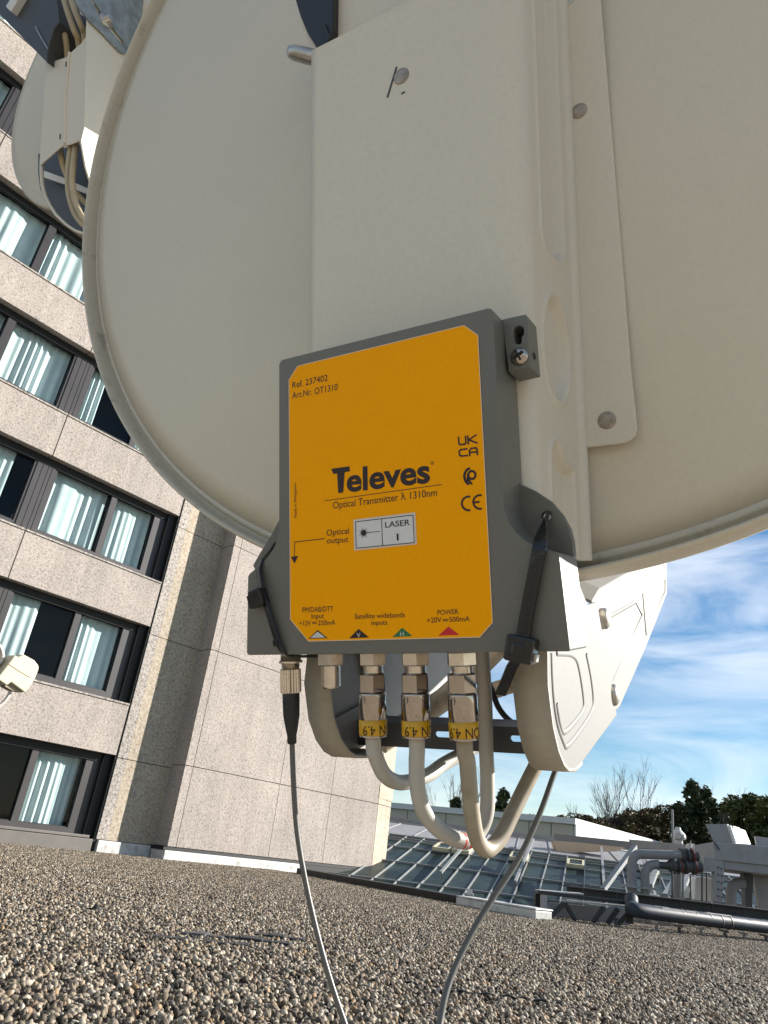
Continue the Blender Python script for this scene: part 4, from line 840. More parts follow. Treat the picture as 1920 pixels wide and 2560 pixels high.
# ------------------------------------------------------------------ hotel tower
YAW = 0.7549; FD = V((math.sin(YAW), math.cos(YAW), 0)); FN = V((math.cos(YAW), -math.sin(YAW), 0)); FDIST = 14.5
FO = CP - FN*FDIST
MF = Matrix((FD, FN, V((0,0,1)))).transposed().to_4x4(); MF.translation = FO    # x along the facade, y out of it, z up (0 = camera height)
def S_(k): return 2.36 + 2.8*(k-1)
def L_(k): return 4.13 + 2.8*(k-1)
def hotel():
    o = thing('hotel_tower', 'tall stone-clad tower block with rows of dark framed windows and pale curtains', 'building', FO + FD*6 + V((0,0,-0.52)))
    JO = [8.2, 4.93, 1.61, -1.71, -5.03, -8.35]
    b = MB(MF)
    for k in range(0, 8):
        z0, z1 = L_(k), S_(k+1)
        for i in range(len(JO)-1):
            b.box((JO[i+1]+0.011, -0.26, z0), (JO[i]-0.011, 0.0, z1))
            b.box((JO[i+1]+0.011, -0.262, z1), (JO[i]-0.011, 0.022, z1+0.035), 1)
    b.box((-8.4, -0.30, -1.0), (-8.36, 0.02, 24))
    b.build('spandrel_wall', [M['stone'], M['stone_grey']], o)
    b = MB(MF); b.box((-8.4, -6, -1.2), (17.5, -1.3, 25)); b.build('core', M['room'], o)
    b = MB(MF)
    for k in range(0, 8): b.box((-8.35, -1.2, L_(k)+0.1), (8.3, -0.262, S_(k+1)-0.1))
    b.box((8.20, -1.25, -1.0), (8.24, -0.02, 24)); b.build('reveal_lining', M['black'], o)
    # pier between the windows and the projecting block
    zs = [-0.28, 1.29, 3.97, 6.66, 9.36, 12.0, 14.7, 17.4, 20.1, 23]
    b = MB(MF); c = MB(MF)
    for i in range(len(zs)-1):
        b.box((8.24, -0.3, zs[i]+0.008), (8.47, 0.0, zs[i+1]-0.008)); c.box((8.475, -0.3, zs[i]+0.008), (9.66, -0.006, zs[i+1]-0.008))
    b.build('rough_pier', M['stone_grey'], o); c.build('pale_pier', M['stone_pale'], o)
    # projecting block
    zb = [-0.26, 1.36, 3.95, 6.62, 9.3, 12.0, 14.7, 17.4, 20.1, 23]; P = 0.5
    b = MB(MF)
    for i in range(len(zb)-1):
        a, c = zb[i]+0.008, zb[i+1]-0.008
        for x0, x1 in ((9.59, 9.795), (9.81, 12.385), (12.40, 14.2), (14.215, 16.1)): b.box((x0, -0.3, a), (x1, P, c))
        # chamfered end pier
        b.hexa([(16.115,-2.0,a),(17.1,-2.0,a),(17.02,P-0.30,a),(16.115,P,a),(16.115,-2.0,c),(17.1,-2.0,c),(17.02,P-0.30,c),(16.115,P,c)], 1)
    b.hexa([(16.10,-2,1.52),(17.12,-2,1.52),(17.04,P-0.285,1.52),(16.10,P+0.012,1.52),(16.10,-2,1.86),(17.12,-2,1.86),(17.04,P-0.285,1.86),(16.10,P+0.012,1.86)], 1)
    b.build('projecting_block', [M['stone'], M['stone_pale']], o)
    b = MB(MF); b.box((9.68, -0.6, -0.9), (16.08, P-0.03, 22.9)); b.box((8.25, -0.6, -0.9), (9.67, -0.04, 22.9)); b.build('joint_backing', M['dark'], o)
    # plinth flashings
    b = MB(MF); b.box((9.52, 0.0, -0.6), (13.5, P+0.05, -0.33)); b.build('plinth_flashing', M['zinc'], o, bevel=0.01)
    b = MB(MF); b.box((9.50, 0.0, -0.325), (17.1, P+0.01, -0.265)); b.box((13.5, 0.1, -0.6), (17.6, P+0.10, -0.33)); b.build('plinth_gap', M['black'], o)
    b = MB(MF); b.box((-8.3, -0.2, -0.62), (8.16, 0.03, -0.28)); b.box((-8.3, -0.2, -0.27), (8.1, -0.03, -0.22)); b.build('plinth_flashing', M['brown_flash'], o, bevel=0.008)
    b = MB(MF); b.box((8.28, -0.1, -0.62), (9.5, 0.04, -0.285)); b.build('plinth_flashing', M['zinc'], o, bevel=0.01)
    # windows
    f = 14.72/14.5; RY = -0.22
    panes = []     # (frame start, frame end, pane start, pane end, plank panel side)
    for J in (4.93, 1.61, -1.71, -5.03):
        panes.append((J, J+1.585, J+0.21, J+1.52, 'L'))                  # pane right of the wide post
        e = J + 3.32
        if J == 4.93: panes.append((J+1.585, 8.22, J+1.65, 7.58, 'E'))
        else: panes.append((J+1.585, e, J+1.68, e-0.29, 'R'))
    cov = {(1,4.93):(0,0.5), (3,4.93):(0,0.32), (0,4.93):None, (2,4.93):(0,1), (1,1.61):(0.2,1), (5,1.61):(0,0.6)}
    rnd = random.Random(5)
    for k in range(0, 7):
        for (a, e, p0, p1, sd) in panes:
            z0 = S_(k)+0.06; z1 = L_(k)+0.1; q0 = S_(k)+0.19; q1 = L_(k)-0.15
            if k == 0: z0 = -0.24; q0 = -0.13
            b = MB(MF); a_, e_, A, B = a*f, e*f, p0*f, p1*f; d0, d1 = RY-0.09, RY
            if e > 8: e_ = 8.19
            b.box((a_, d0, z0), (A, d1, z1)); b.box((B, d0, z0), (e_, d1, z1)); b.box((A, d0, z0), (B, d1, q0)); b.box((A, d0, q1), (B, d1, z1)); b.box((a_, d1+0.003, q1-0.01), (e_, d1+0.03, z1+0.002), 1)  # black box across the top paints in the lintel's shadow
            if sd == 'E': b.box((B+0.31, d1+0.002, z0), (e_, d1+0.09, z1), 1)
            # inner bead
            t = 0.018
            for bx in (((A, q0), (A+t, q1)), ((B-t, q0), (B, q1)), ((A+t, q0), (B-t, q0+t)), ((A+t, q1-t), (B-t, q1))): b.box((bx[0][0], d0+0.02, bx[0][1]), (bx[1][0], d1-0.022, bx[1][1]), 1)
            # boards of the wide post
            if sd in 'LR':
                c0, c1 = (a_, A) if sd == 'L' else (B, e_)
                n = 2; w = (c1-c0-0.05)/n
                for i in range(n):
                    s0 = c0 + i*w + (0.05 if sd == 'R' else 0)
                    b.box((s0+0.006, d1+0.001, z0+0.005), (s0+w-0.006, d1+0.016, z1))
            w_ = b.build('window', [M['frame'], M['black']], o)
            g_ = MB(MF); g_.add([(A+t*0.5, d0+0.033, q0+t*0.5), (B-t*0.5, d0+0.033, q0+t*0.5), (B-t*0.5, d0+0.033, q1-t*0.5), (A+t*0.5, d0+0.033, q1-t*0.5)], [(0,1,2,3)]); g_.build('pane', M['glass'], w_)
            key = (k, a if sd == 'L' else None); c = (0, 1)
            if sd == 'L' and (k, a) in cov: c = cov[(k, a)]
            elif rnd.random() < 0.10 and e < 8: c = (0.0, rnd.uniform(0.35, 0.8))
            if c is None: continue
            x0 = A + (B-A)*c[0] + 0.02; x1 = A + (B-A)*c[1] - 0.02; n = 110; vs = []; ph = [rnd.uniform(0, 6.3) for _ in range(4)]; fr = rnd.uniform(26, 50)
            for i in range(n+1):
                x = x0 + (x1-x0)*i/n; am = 0.5 + 0.5*math.sin(x*5.1+ph[3])
                y = RY - 0.19 + (0.008+0.026*am)*math.sin(x*fr + ph[0] + 1.3*math.sin(x*7+ph[1])) + 0.03*math.sin(x*9 + ph[2])
                for zz, sp in ((q0-0.05, 1.15), (0.5*(q0+q1), 1.0), (q1-0.12, 0.85), (q1+0.05, 0.5)): vs.append((x, RY-0.19 + (y-RY+0.19)*sp, zz))
            m_ = MB(MF); m_.add(vs, [(i*4+j, i*4+4+j, i*4+5+j, i*4+1+j) for i in range(n) for j in range(3)], True); m_.build('curtain', M['curtain'], w_, fixn=False)
hotel()

# ------------------------------------------------------------------ roofscape beyond the gravel, at the right
def r8(x, y): return (960 + 960/1659*x, 1880 + 960/1659*y)          # zoom pictures the positions were read from
def r3(x, y): return (1440 + 480/1659*x, 1940 + 480/1659*y)
def r2(x, y): return (960 + 480/1659*x, 1980 + 480/1659*y)
def w8(x, y, Y): return atY(*r8(x, y), Y)
def w3(x, y, Y): return atY(*r3(x, y), Y)
def w2(x, y, Y): return atY(*r2(x, y), Y)
UP = V((0,0,1))
def drop(p, z): return V((p.x, p.y, z))
def parapets():
    # dark upstand and pale coping along the roof edge
    b = MB(); a = atY(700, 2146, 16.6); c = w8(310, 612, 14.4)
    top = -0.30+0.52
    def strip(b, p, q, z0, z1, t, mi=0):
        d = (V((q.x,q.y,0))-V((p.x,p.y,0))).normalized(); n = V((-d.y, d.x, 0))*t
        b.hexa([drop(p,z0), drop(q,z0), drop(q+n,z0), drop(p+n,z0), drop(p,z1), drop(q,z1), drop(q+n,z1), drop(p+n,z1)], mi)
    b = MB(); p = gnd(740, 2186); q = gnd(1139, 2262); strip(b, p, q, -0.1, 0.13, 0.3)
    tag(b.build('roof_upstand', M['black'], bevel=0.01), 'black bitumen upstand along the gravel edge below the stone block', 'parapet')
    b = MB(); p = gnd(1139, 2264); q = gnd(1338, 2300); strip(b, p, q, -0.05, 0.115, 0.35, 0); strip(b, p, q, 0.118, 0.145, 0.38, 0)
    tag(b.build('roof_coping', M['zinc'], bevel=0.012), 'pale metal capped upstand between black upstand and steel trestle', 'parapet')
    b = MB(); m = w8(365, 620, 13.3); b.box((m.x-0.07, m.y-0.1, 0.14), (m.x+0.07, m.y+0.1, 0.18)); b.box((m.x-0.02, m.y-0.06, 0.18), (m.x+0.05, m.y+0.02, 0.22))
    tag(b.build('conductor_clip', M['zinc'], bevel=0.008), 'small metal clip on the pale upstand', 'clip')
parapets()
def atrium():
    Yl, Yu = 20.0, 25.5
    o = thing('atrium_roof', 'sloping glazed atrium roof with white glazing bars, beyond the gravel', 'glass roof', atY(1200, 2230, Yl))
    # corner points of the glass slope, read at its lower and upper edges
    Ll = atY(*r2(110, 772), Yl); Lr = atY(*r2(1330, 925), Yl); Ul = atY(*r2(505, 428), Yu); zl = (Ll.z+Lr.z)/2 - 0.02; 
    ex = V((Lr.x-Ll.x, 0, 0)); L = ex.length; ex = V((1,0,0))
    sl = V((Ul.x-Ll.x, Yu-Yl, Ul.z - zl)); zu = Ul.z
    nrm = ex.cross(sl).normalized()
    def P(u, t, h=0): return V((Ll.x, Yl, zl)) + ex*u + sl*t + nrm*h
    u0, u1 = -3.2, 12.6
    b = MB(); b.add([P(u0,-0.25), P(u1,-0.25), P(u1,1), P(u0,1), P(u0,-0.25,-0.04), P(u1,-0.25,-0.04), P(u1,1,-0.04), P(u0,1,-0.04)], [(0,1,2,3),(7,6,5,4),(0,4,5,1),(1,5,6,2),(2,6,7,3),(3,7,4,0)]); b.build('glazing', M['roof_glass'], o)
    sp = L/6.05; n0 = int(u0/sp)-1; n1 = int(u1/sp)+1
    b = MB()
    for i in range(n0, n1+1):
        u = i*sp
        if u < u0 or u > u1: continue
        b.bar(P(u,-0.25,0.02), P(u,1,0.02), 0.028, 0.04, nrm)
    for t in (0.0, 0.36, 0.70, 0.87, 0.93, 1.0): b.bar(P(u0,t,0.028), P(u1,t,0.028), 0.027, 0.04, nrm)
    b.build('glazing_bars', M['rail'], o)
    # opening vents: raised sashes
    for i in (0, 1, 4, 7, 11):
        u = i*sp + 0.06; b = MB()
        p = [P(u,0.70,0.10), P(u+sp-0.12,0.70,0.10), P(u+sp-0.12,0.86,0.07), P(u,0.86,0.07)]
        for k in range(4): b.bar(p[k], p[(k+1) % 4], 0.07, 0.10, nrm)
        v_ = b.build('vent_sash', M['vent_frame'], o); b = MB(); b.add([q+nrm*0.02 for q in p], [(0,1,2,3)]); b.build('pane', M['roof_glass'], v_)
    # raised access rails on thin posts
    for u in (1.65*sp, 4.95*sp, 8.9*sp, 11.2*sp):
        b = MB(); b.bar(P(u,0.10,0.22), P(u,1.12,0.30), 0.07, 0.06, nrm)
        for t in (0.12, 0.5, 0.9): b.bar(P(u,t,0.02), P(u,t,0.24), 0.025, 0.025, ex)
        b.build('access_rail', M['rail'], o)
    # grey apron above the glass, with a dark gutter line
    A0 = P(u0,1.0); A1 = P(u1,1.0); B0 = w2(150,282,30); B1 = w2(1490,398,30); zb = (B0.z+B1.z)/2
    q0 = V((A0.x+1.0, 28.5, zb-0.10)); q1 = V((A1.x+0.3, 28.5, zb-0.10))
    b = MB(); b.hexa([A0+V((0,0,-0.1)), A1+V((0,0,-0.1)), q1+V((0,0,-0.1)), q0+V((0,0,-0.1)), A0+V((0,0.05,0.06)), A1+V((0,0.05,0.06)), q1, q0]); ap = b.build('apron', M['grey_metal'], o)
    b = MB()
    for i in range(14): 
        p = A0.lerp(A1, i/14)+V((0,0.05,0.07)); q = q0.lerp(q1, i/14)+V((0,0,0.01)); b.bar(p, q, 0.03, 0.03)
    b.bar(q0+V((0,-0.1,0.08)), q1+V((0,-0.1,0.08)), 0.12, 0.14); b.build('apron_seam', M['grey_metal'], ap)
    # end gable: beams and the render wall behind
    g0 = w3(-180,525,23.5); g1 = w3(500,598,22.0); g2 = w3(1010,632,20.5); g3 = w3(1165,650,20)
    b = MB(); b.bar(g0, g1, 0.16, 0.16); b.build('ridge_beam', M['pipe_grey'], o)
    b = MB(); b.bar(g1, g2, 0.16, 0.15); b.bar(g1+V((0.1,0.5,0.12)), g3+V((0.2,0.5,0.08)), 0.16, 0.10); b.build('ridge_beam', M['grey_metal'], o)
    b = MB(); p = [w3(-190,560,26.2), w3(470,605,26.2), w3(350,652,26.2), w3(0,662,26.2), w3(-150,700,26.2)]; b.add(p + [q+V((0,0.4,0)) for q in p], [(0,1,2,3,4),(9,8,7,6,5)] + [(i,i+5,(i+1)%5+5,(i+1)%5) for i in range(5)]); b.build('gable_wall', M['peach'], o)
    b = MB()
    for (a, c) in (((510,610),(230,985)), ((700,800),(640,950)), ((860,890),(770,1035)), ((975,845),(915,1000))): b.bar(w3(*a,21), w3(*c,19.2), 0.12, 0.10)
    b.build('hip_rail', M['rail'], o)
atrium()
def roof_hall():
    o = thing('flat_roof_hall', 'low beige panelled building with flat roof, behind the glass atrium', 'building', atY(1434, 2091, 36))
    Yf = 36.0; F0 = atY(880, 2046, 41.5); F1 = atY(1434.6, 2091, Yf); T0 = atY(880, 2002, 41.5); T1 = atY(1434.6, 2041, Yf); S1 = atY(1760, 2128, 52)
    zt = 0.5*(T0.z+T1.z); zb = zt - 2.6
    d = (V((F1.x-F0.x, F1.y-F0.y, 0))).normalized(); e = (V((S1.x-F1.x, S1.y-F1.y, 0))).normalized(); Lf = 16.0; Ls = 24.0
    A = V((F1.x, F1.y, 0)); n = V((d.y, -d.x, 0)); m = V((e.y, -e.x, 0))
    b = MB(); np_ = 15; w = Lf/np_
    for i in range(np_):
        p = A - d*(i*w+0.02); q = A - d*((i+1)*w-0.02); b.hexa([drop(p,zb), drop(q,zb), drop(q-n*0.1,zb), drop(p-n*0.1,zb), drop(p,zt-0.28), drop(q,zt-0.28), drop(q-n*0.1,zt-0.28), drop(p-n*0.1,zt-0.28)])
    b.build('front_wall', M['panel_beige'], o)
    b = MB(); ns = 12; w = Ls/ns
    for i in range(ns):
        p = A + e*(i*w+0.02); q = A + e*((i+1)*w-0.02); b.hexa([drop(p,zb), drop(q,zb), drop(q-m*-0.1,zb), drop(p-m*-0.1,zb), drop(p,zt-0.28), drop(q,zt-0.28), drop(q+m*0.1,zt-0.28), drop(p+m*0.1,zt-0.28)])
    b.build('sunlit_side_wall', M['flat_white'], o)  # sunlight put into the colour: white instead of the beige cladding
    b = MB(); p = [A+n*0.12+d*0.1, A - d*Lf + n*0.12, A - d*Lf + e*Ls, A + e*Ls - m*0.12]
    b.prism([(q.x, q.y) for q in p], lambda x, y, z: V((x, y, z)), zt-0.27, zt); b.build('roof_fascia', M['flat_white'], o)
    b = MB(); p = [A-n*0.12+e*0.2, A - d*Lf + n*-0.12, A - d*Lf + e*Ls, A + e*(Ls-0.2)]; b.prism([(q.x, q.y) for q in p], lambda x, y, z: V((x, y, z)), zb-6, zt-0.3); b.build('core', M['slate'], o)
roof_hall()
def hvac():
    Y = 15.0
    o = thing('rooftop_plant', 'grey rooftop ventilation unit on tapered legs with white intake hoods', 'ventilation unit', drop(w3(1450, 900, Y), 0))
    def pl(pts, Y): return [w3(*p, Y) for p in pts]
    def slab(name, pts, Y0, depth, m, bev=0.01, parent=o):
        b = MB(); p = pl(pts, Y0); n = len(p); dv = V((depth*0.22, depth, 0)); q = [v + dv for v in p]
        b.add(p+q, [list(range(n)), list(range(2*n-1,n-1,-1))] + [(i,i+n,(i+1)%n+n,(i+1)%n) for i in range(n)]); return b.build(name, m, parent, bevel=bev)
    slab('casing', [(1185,570),(1900,628),(1900,800),(1196,722)], Y, 2.2, M['grey_metal'])
    slab('lower_fascia', [(1278,728),(1900,795),(1900,885),(1282,802)], Y+0.05, 1.8, M['grey_metal'])
    slab('support_leg', [(1108,700),(1278,728),(1282,800),(1265,1098),(1198,1090),(1196,830),(1110,826)], Y+0.02, 0.25, M['grey_metal'])
    slab('support_leg', [(1450,835),(1535,850),(1525,1150),(1470,1145)], Y+0.6, 0.3, M['slate'])
    slab('end_panel', [(1535,852),(1700,880),(1700,1165),(1590,1155)], Y+1.0, 0.2, M['grey_metal'])
    # intake hoods: sloped vanes with cheeks coloured white for the sun on them
    for (a, nm) in (([(1120,415),(1308,418),(1365,582),(1196,570)], 'intake_hood'), ([(1545,520),(1760,545),(1760,630),(1560,600)], 'intake_hood')):
        hd = slab(nm, a, Y+0.25, 0.06, M['grey_metal'], 0.005)
    b = MB(); t0, t1, t2, t3 = w3(1308,418,Y+0.25), w3(1462,470,Y+1.15), w3(1512,592,Y+1.15), w3(1365,582,Y+0.25); b.add([t0,t1,t2,t3] + [p+V((-0.05,0.03,0)) for p in (t0,t1,t2,t3)], [(0,1,2,3),(7,6,5,4),(0,4,5,1),(1,5,6,2),(2,6,7,3),(3,7,4,0)]); hk = b.build('hood_cheek_lit', M['flat_white'], o, bevel=0.006)
    b = MB(); b.bar(w3(1318,425,Y+0.22), w3(1372,580,Y+0.22), 0.05, 0.05); b.bar(w3(1352,440,Y+0.45), w3(1405,455,Y+0.75), 0.04, 0.04); b.build('hood_frame', M['flat_white'], o)
    b = MB(); b.bar(w3(1196,570,Y-0.02), w3(1240,640,Y-0.02), 0.02, 0.02); 
    for i in range(5):
        for q in ((1228,790+i*62), (1258,800+i*62)): p = w3(*q, Y); b.lathe(p, (0,-1,0), [(0,0.014),(0.02,0.014),(0.024,0.008)], 8)
    b.build('bolt', M['slate'], o)
    # white cabinets below
    for pts, Yc in (([(1030,880),(1050,868),(1188,885),(1192,1092),(1022,1070)], 17.0), ([(925,1000),(975,945),(985,1062),(918,1052)], 17.4), ([(625,1012),(722,1030),(722,1050),(622,1040)], 17.8)):
        b = MB(); p = pl(pts, Yc); n = len(p); q = [v+V((0.1,0.5,0)) for v in p]; b.add(p+q, [list(range(n)), list(range(2*n-1,n-1,-1))] + [(i,i+n,(i+1)%n+n,(i+1)%n) for i in range(n)])
        tag(b.build('white_cabinet', M['flat_white'], bevel=0.015), {17.0: 'white rounded cabinet behind the thin rods, under the ventilation unit', 17.4: 'small white sloped casing left of the rounded white cabinet', 17.8: 'low white ledge between the two vertical pipes'}[Yc], 'cabinet')
    # pipework
    Yp = 14.6
    def pipe(label, pts, r, Yv=Yp):
        t = thing('insulated_pipe', label, 'pipe', drop(w3(*pts[0], Yv), 0)); p = [w3(*q, Yv) for q in pts]; out = [p[0]]
        for i in range(1, len(p)-1):
            a = (p[i-1]-p[i]).normalized(); c = (p[i+1]-p[i]).normalized(); R = r*2.2
            for k in range(9):
                s = k/8; out.append((p[i]+a*R)*(1-s)**2 + p[i]*2*s*(1-s) + (p[i]+c*R)*s*s)
        out.append(p[-1]); b = MB(); b.tube(out, r, 18); b.build('lagging', M['pipe_grey'], t); return t, p
    t, p = pipe('grey lagged pipe rising from the steel beam and turning to the valves, outer one', [(484,1120),(484,672),(1000,690)], 0.085)
    b = MB(); b.box((p[0].x-0.16, p[0].y-0.16, w3(484,955,Yp).z-0.02), (p[0].x+0.16, p[0].y+0.16, w3(484,955,Yp).z+0.02)); b.build('clamp_plate', M['grey_metal'], t)
    t, p = pipe('grey lagged pipe inside the outer pipe bend, turning into a black connector', [(598,1080),(598,768),(715,765)], 0.08)
    b = MB(); b.box((p[0].x-0.16, p[0].y-0.16, w3(598,968,Yp).z-0.02), (p[0].x+0.16, p[0].y+0.16, w3(598,968,Yp).z+0.02)); b.build('clamp_plate', M['grey_metal'], t)
    t, p = pipe('pale lagged pipe standing right behind the valves', [(885,1060),(885,860),(885,820)], 0.10, 15.4)
    t, p = pipe('grey lagged pipe bend under the ventilation unit', [(1338,1120),(1338,925),(1450,925)], 0.10, 15.6)
    t = thing('valve_assembly', 'cluster of dark pipe valves and flanges with red rings', 'valves', w3(900,760,Yp))
    for (y, xs, nm) in ((772, (705,1080), 'lower_valve'), (690, (905,1050), 'upper_valve')):
        a = w3(xs[0], y, Yp); c = w3(xs[1], y + (xs[1]-xs[0])*0.03, Yp); ax = (c-a); Ln = ax.length; ax.normalize(); pr = []; rd = []
        seq = [(0,0.09),(0.02,0.10),(0.03,0.07),(0.22,0.07),(0.30,0.12),(0.31,0.15),(0.36,0.15),(0.37,0.10),(0.44,0.10),(0.45,0.15),(0.50,0.15),(0.51,0.11),(0.60,0.11),(0.61,0.15),(0.66,0.15),(0.67,0.12),(0.78,0.12),(0.79,0.15),(0.84,0.15),(0.85,0.11),(1,0.11)]
        if nm == 'upper_valve': seq = [(0,0.15),(0.1,0.15),(0.11,0.10),(0.3,0.10),(0.31,0.15),(0.42,0.15),(0.43,0.11),(0.62,0.11),(0.63,0.15),(0.74,0.15),(0.75,0.10),(1,0.10)]
        b = MB(); b.lathe(a, ax, [(h*Ln, r*0.92) for h, r in seq], 18, False); v_ = b.build(nm, M['slate'], t)
        for h in (0.49, 0.82) if nm == 'lower_valve' else (0.6,):
            b = MB(); b.lathe(a + ax*Ln*h, ax, [(0,0.14),(0.02,0.145),(0.03,0.14)], 18); b.build('red_ring', M['maroon'], v_)
        for h in (0.40, 0.70):
            b = MB(); b.bar(a+ax*Ln*h, a+ax*Ln*h+V((0,-0.05,0.19)), 0.05, 0.05); b.bar(a+ax*Ln*(h-0.03)+V((0,-0.05,0.2)), a+ax*Ln*(h+0.08)+V((0,-0.05,0.2)), 0.06, 0.03); b.build('handle', M['flat_white'], v_)
    # thin rods carrying the pipework
    for i, (x, y0, y1) in enumerate(((728,800,1045),(832,820,1060),(905,835,1060),(988,845,1075),(1088,835,1085),(1130,835,1090))):
        b = MB(); b.tube([w3(x,y1+60,Yp-0.3), w3(x,y0,Yp-0.3)], 0.016, 8); 
        tag(b.build('support_rod', M['rail'] if i in (0, 2) else M['slate']), 'thin pale steel rod under the valves' if i in (0, 2) else 'thin dark steel rod under the pipe valves', 'rod', 'thin rods under the valves')
    # small white clips on the steel beam
hvac()
def beams():
    # dark steel beam, lower chord and brackets
    a = w8(665, 606, 12.2); c = w8(1720, 692, 14.0); t = thing('steel_beam', 'long dark steel beam running to the right above the thick insulated pipe', 'steel beam', drop(a, 0))
    z0 = 0.5*(w3(0,985,12.6).z + w3(1100,1130,13.4).z)
    p0 = w3(-80, 985, 12.4); p1 = w3(2300, 1270, 13.8)
    b = MB(); b.bar(p0+V((0,0,0.055)), p1+V((0,0,0.055)), 0.26, 0.022); b.bar(p0, p1, 0.02, 0.13); b.bar(p0-V((0,0,0.075)), p1-V((0,0,0.075)), 0.26, 0.022); b.build('web', M['dark'], t, bevel=0.004)
    b = MB()
    for i in range(9):
        p = p0.lerp(p1, (i+0.4)/9); b.bar(p+V((0,-0.12,-0.07)), p+V((0,-0.12,0.05)), 0.02, 0.02, V((0,1,0)))
    b.build('stiffener', M['dark'], t)
    # trestle at the beam's left end
    t = thing('steel_trestle', 'dark steel trestle with diagonal braces at the left end of the beam', 'trestle', drop(w8(690, 700, 12.0), 0))
    def bb(name, p, q, w, h, m, Y=12.0): 
        b = MB(); b.bar(w8(*p, Y), w8(*q, Y), w, h); return b.build(name, M[m], t, bevel=0.004)
    bb('top_chord', (662,604), (1075,655), 0.12, 0.05, 'dark'); bb('top_chord', (664,598), (850,612), 0.3, 0.02, 'zinc', 12.15); bb('ledge', (780,640), (1060,668), 0.2, 0.02, 'zinc', 12.1)
    bb('post', (690,612), (690,716), 0.09, 0.09, 'grey_metal'); bb('post', (672,612), (668,706), 0.14, 0.1, 'black', 12.2); bb('post', (1060,655), (1060,742), 0.09, 0.09, 'dark')
    bb('brace', (778,655), (706,716), 0.08, 0.07, 'dark', 11.9); bb('brace', (782,652), (826,728), 0.08, 0.05, 'dark', 11.9); bb('brace', (950,672), (902,734), 0.07, 0.06, 'dark', 11.9); bb('brace', (1010,678), (965,740), 0.07, 0.06, 'dark', 11.9); bb('brace', (1060,690), (1012,745), 0.07, 0.05, 'dark', 11.9)
    b = MB(); p = [w8(*q, 12.6) for q in ((715,650),(1060,682),(1060,750),(712,716))]; b.add(p + [q+V((0,0.05,0)) for q in p], [(0,1,2,3),(7,6,5,4)] + [(i,i+4,(i+1)%4+4,(i+1)%4) for i in range(4)]); b.build('back_panel', M['grey_metal'], t)
    # thick insulated pipe with dark bands
    p0 = w3(540,1165,11.6); p1 = w3(1659,1305,13.0); e = p1 + (p1-p0)*0.5
    t = thing('insulated_pipe', 'thick blue-grey insulated pipe with dark bands, lying under the long beam', 'pipe', drop(p0, 0))
    up = w3(478,1060,11.9); r = 0.098
    b = MB(); b.tube(spline([up, up.lerp(p0,0.5)+V((-0.03,0,-0.035)), p0 + (p1-p0)*0.06, p1, e], 10), r, 24); b.build('lagging', M['insul'], t)
    for x, y in ((905,1205),(1095,1230),(1305,1256),(1470,1282),(1610,1302)):
        q = w3(x, y, 12.0); s = (q-p0).dot((p1-p0).normalized()); c = p0 + (p1-p0).normalized()*s; d = (p1-p0).normalized(); b = MB(); b.lathe(c, d, [(-0.02,r+0.001),(-0.018,r+0.008),(0.018,r+0.008),(0.02,r+0.001)], 24); b.build('band', M['black'], t)
    # brackets of the pipe: feet standing on the gravel
    for i, x in enumerate((345, 695, 890, 1075, 1285, 1450, 1640)):
        q = w3(x, 1250 + (x-500)*0.115, 11.9 + (x-500)/1100*1.1); b = MB(); b.bar(drop(q, 0.0), q, 0.035, 0.035); b.box((q.x-0.07, q.y-0.07, 0.0), (q.x+0.07, q.y+0.07, 0.03)); b.bar(q + V((-0.02,-0.14,0.0)), q+V((0.02,0.2,0.0)), 0.03, 0.03)
        tag(b.build('pipe_foot', M['grey_metal'] if i % 2 else M['slate']), 'thin steel foot carrying the thick insulated pipe on the gravel', 'pipe support', 'feet under the insulated pipe')
    # cover strips catching the sun on top of the pipe
    for i, (x, y, L_) in enumerate(((672,1122,0.30),(735,1140,0.5),(1120,1180,0.55),(945,1165,0.2),(1500,1245,0.12))):
        q = w3(x, y, 11.75); d = (p1-p0).normalized(); b = MB(); b.bar(q, q+d*L_, 0.05, 0.012)
        tag(b.build('cable_tray_strip', M['zinc']), 'short bright metal strip lying along the thick insulated pipe', 'metal strip', 'bright strips on the insulated pipe')
beams()
def cowl():
    Y = 24; p = w3(890, 600, Y); t = thing('roof_cowl', 'pointed metal vent cowl on a short round flue', 'vent cowl', p); h = lambda y: w3(890, y, Y).z; k = Y/2199*0.2893
    b = MB(); b.lathe(V((p.x, p.y, h(720))), (0,0,1), [(0,38*k),(h(552)-h(720),38*k)], 20); b.build('flue', M['zinc'], t)
    b = MB(); b.lathe(V((p.x, p.y, h(548))), (0,0,1), [(0,60*k),(0.06,72*k),(0.14,70*k),(h(448)-h(548)-0.05,28*k),(h(444)-h(548),24*k)], 14, False); b.build('cap', M['zinc'], t)
    q = w3(832, 545, Y-1); b = MB(); b.tube([drop(q, h(720)), w3(832, 290, Y-1)], 0.035, 8); tag(b.build('mast', M['grey_metal']), 'thin upright pole beside the metal vent cowl', 'pole')
cowl()
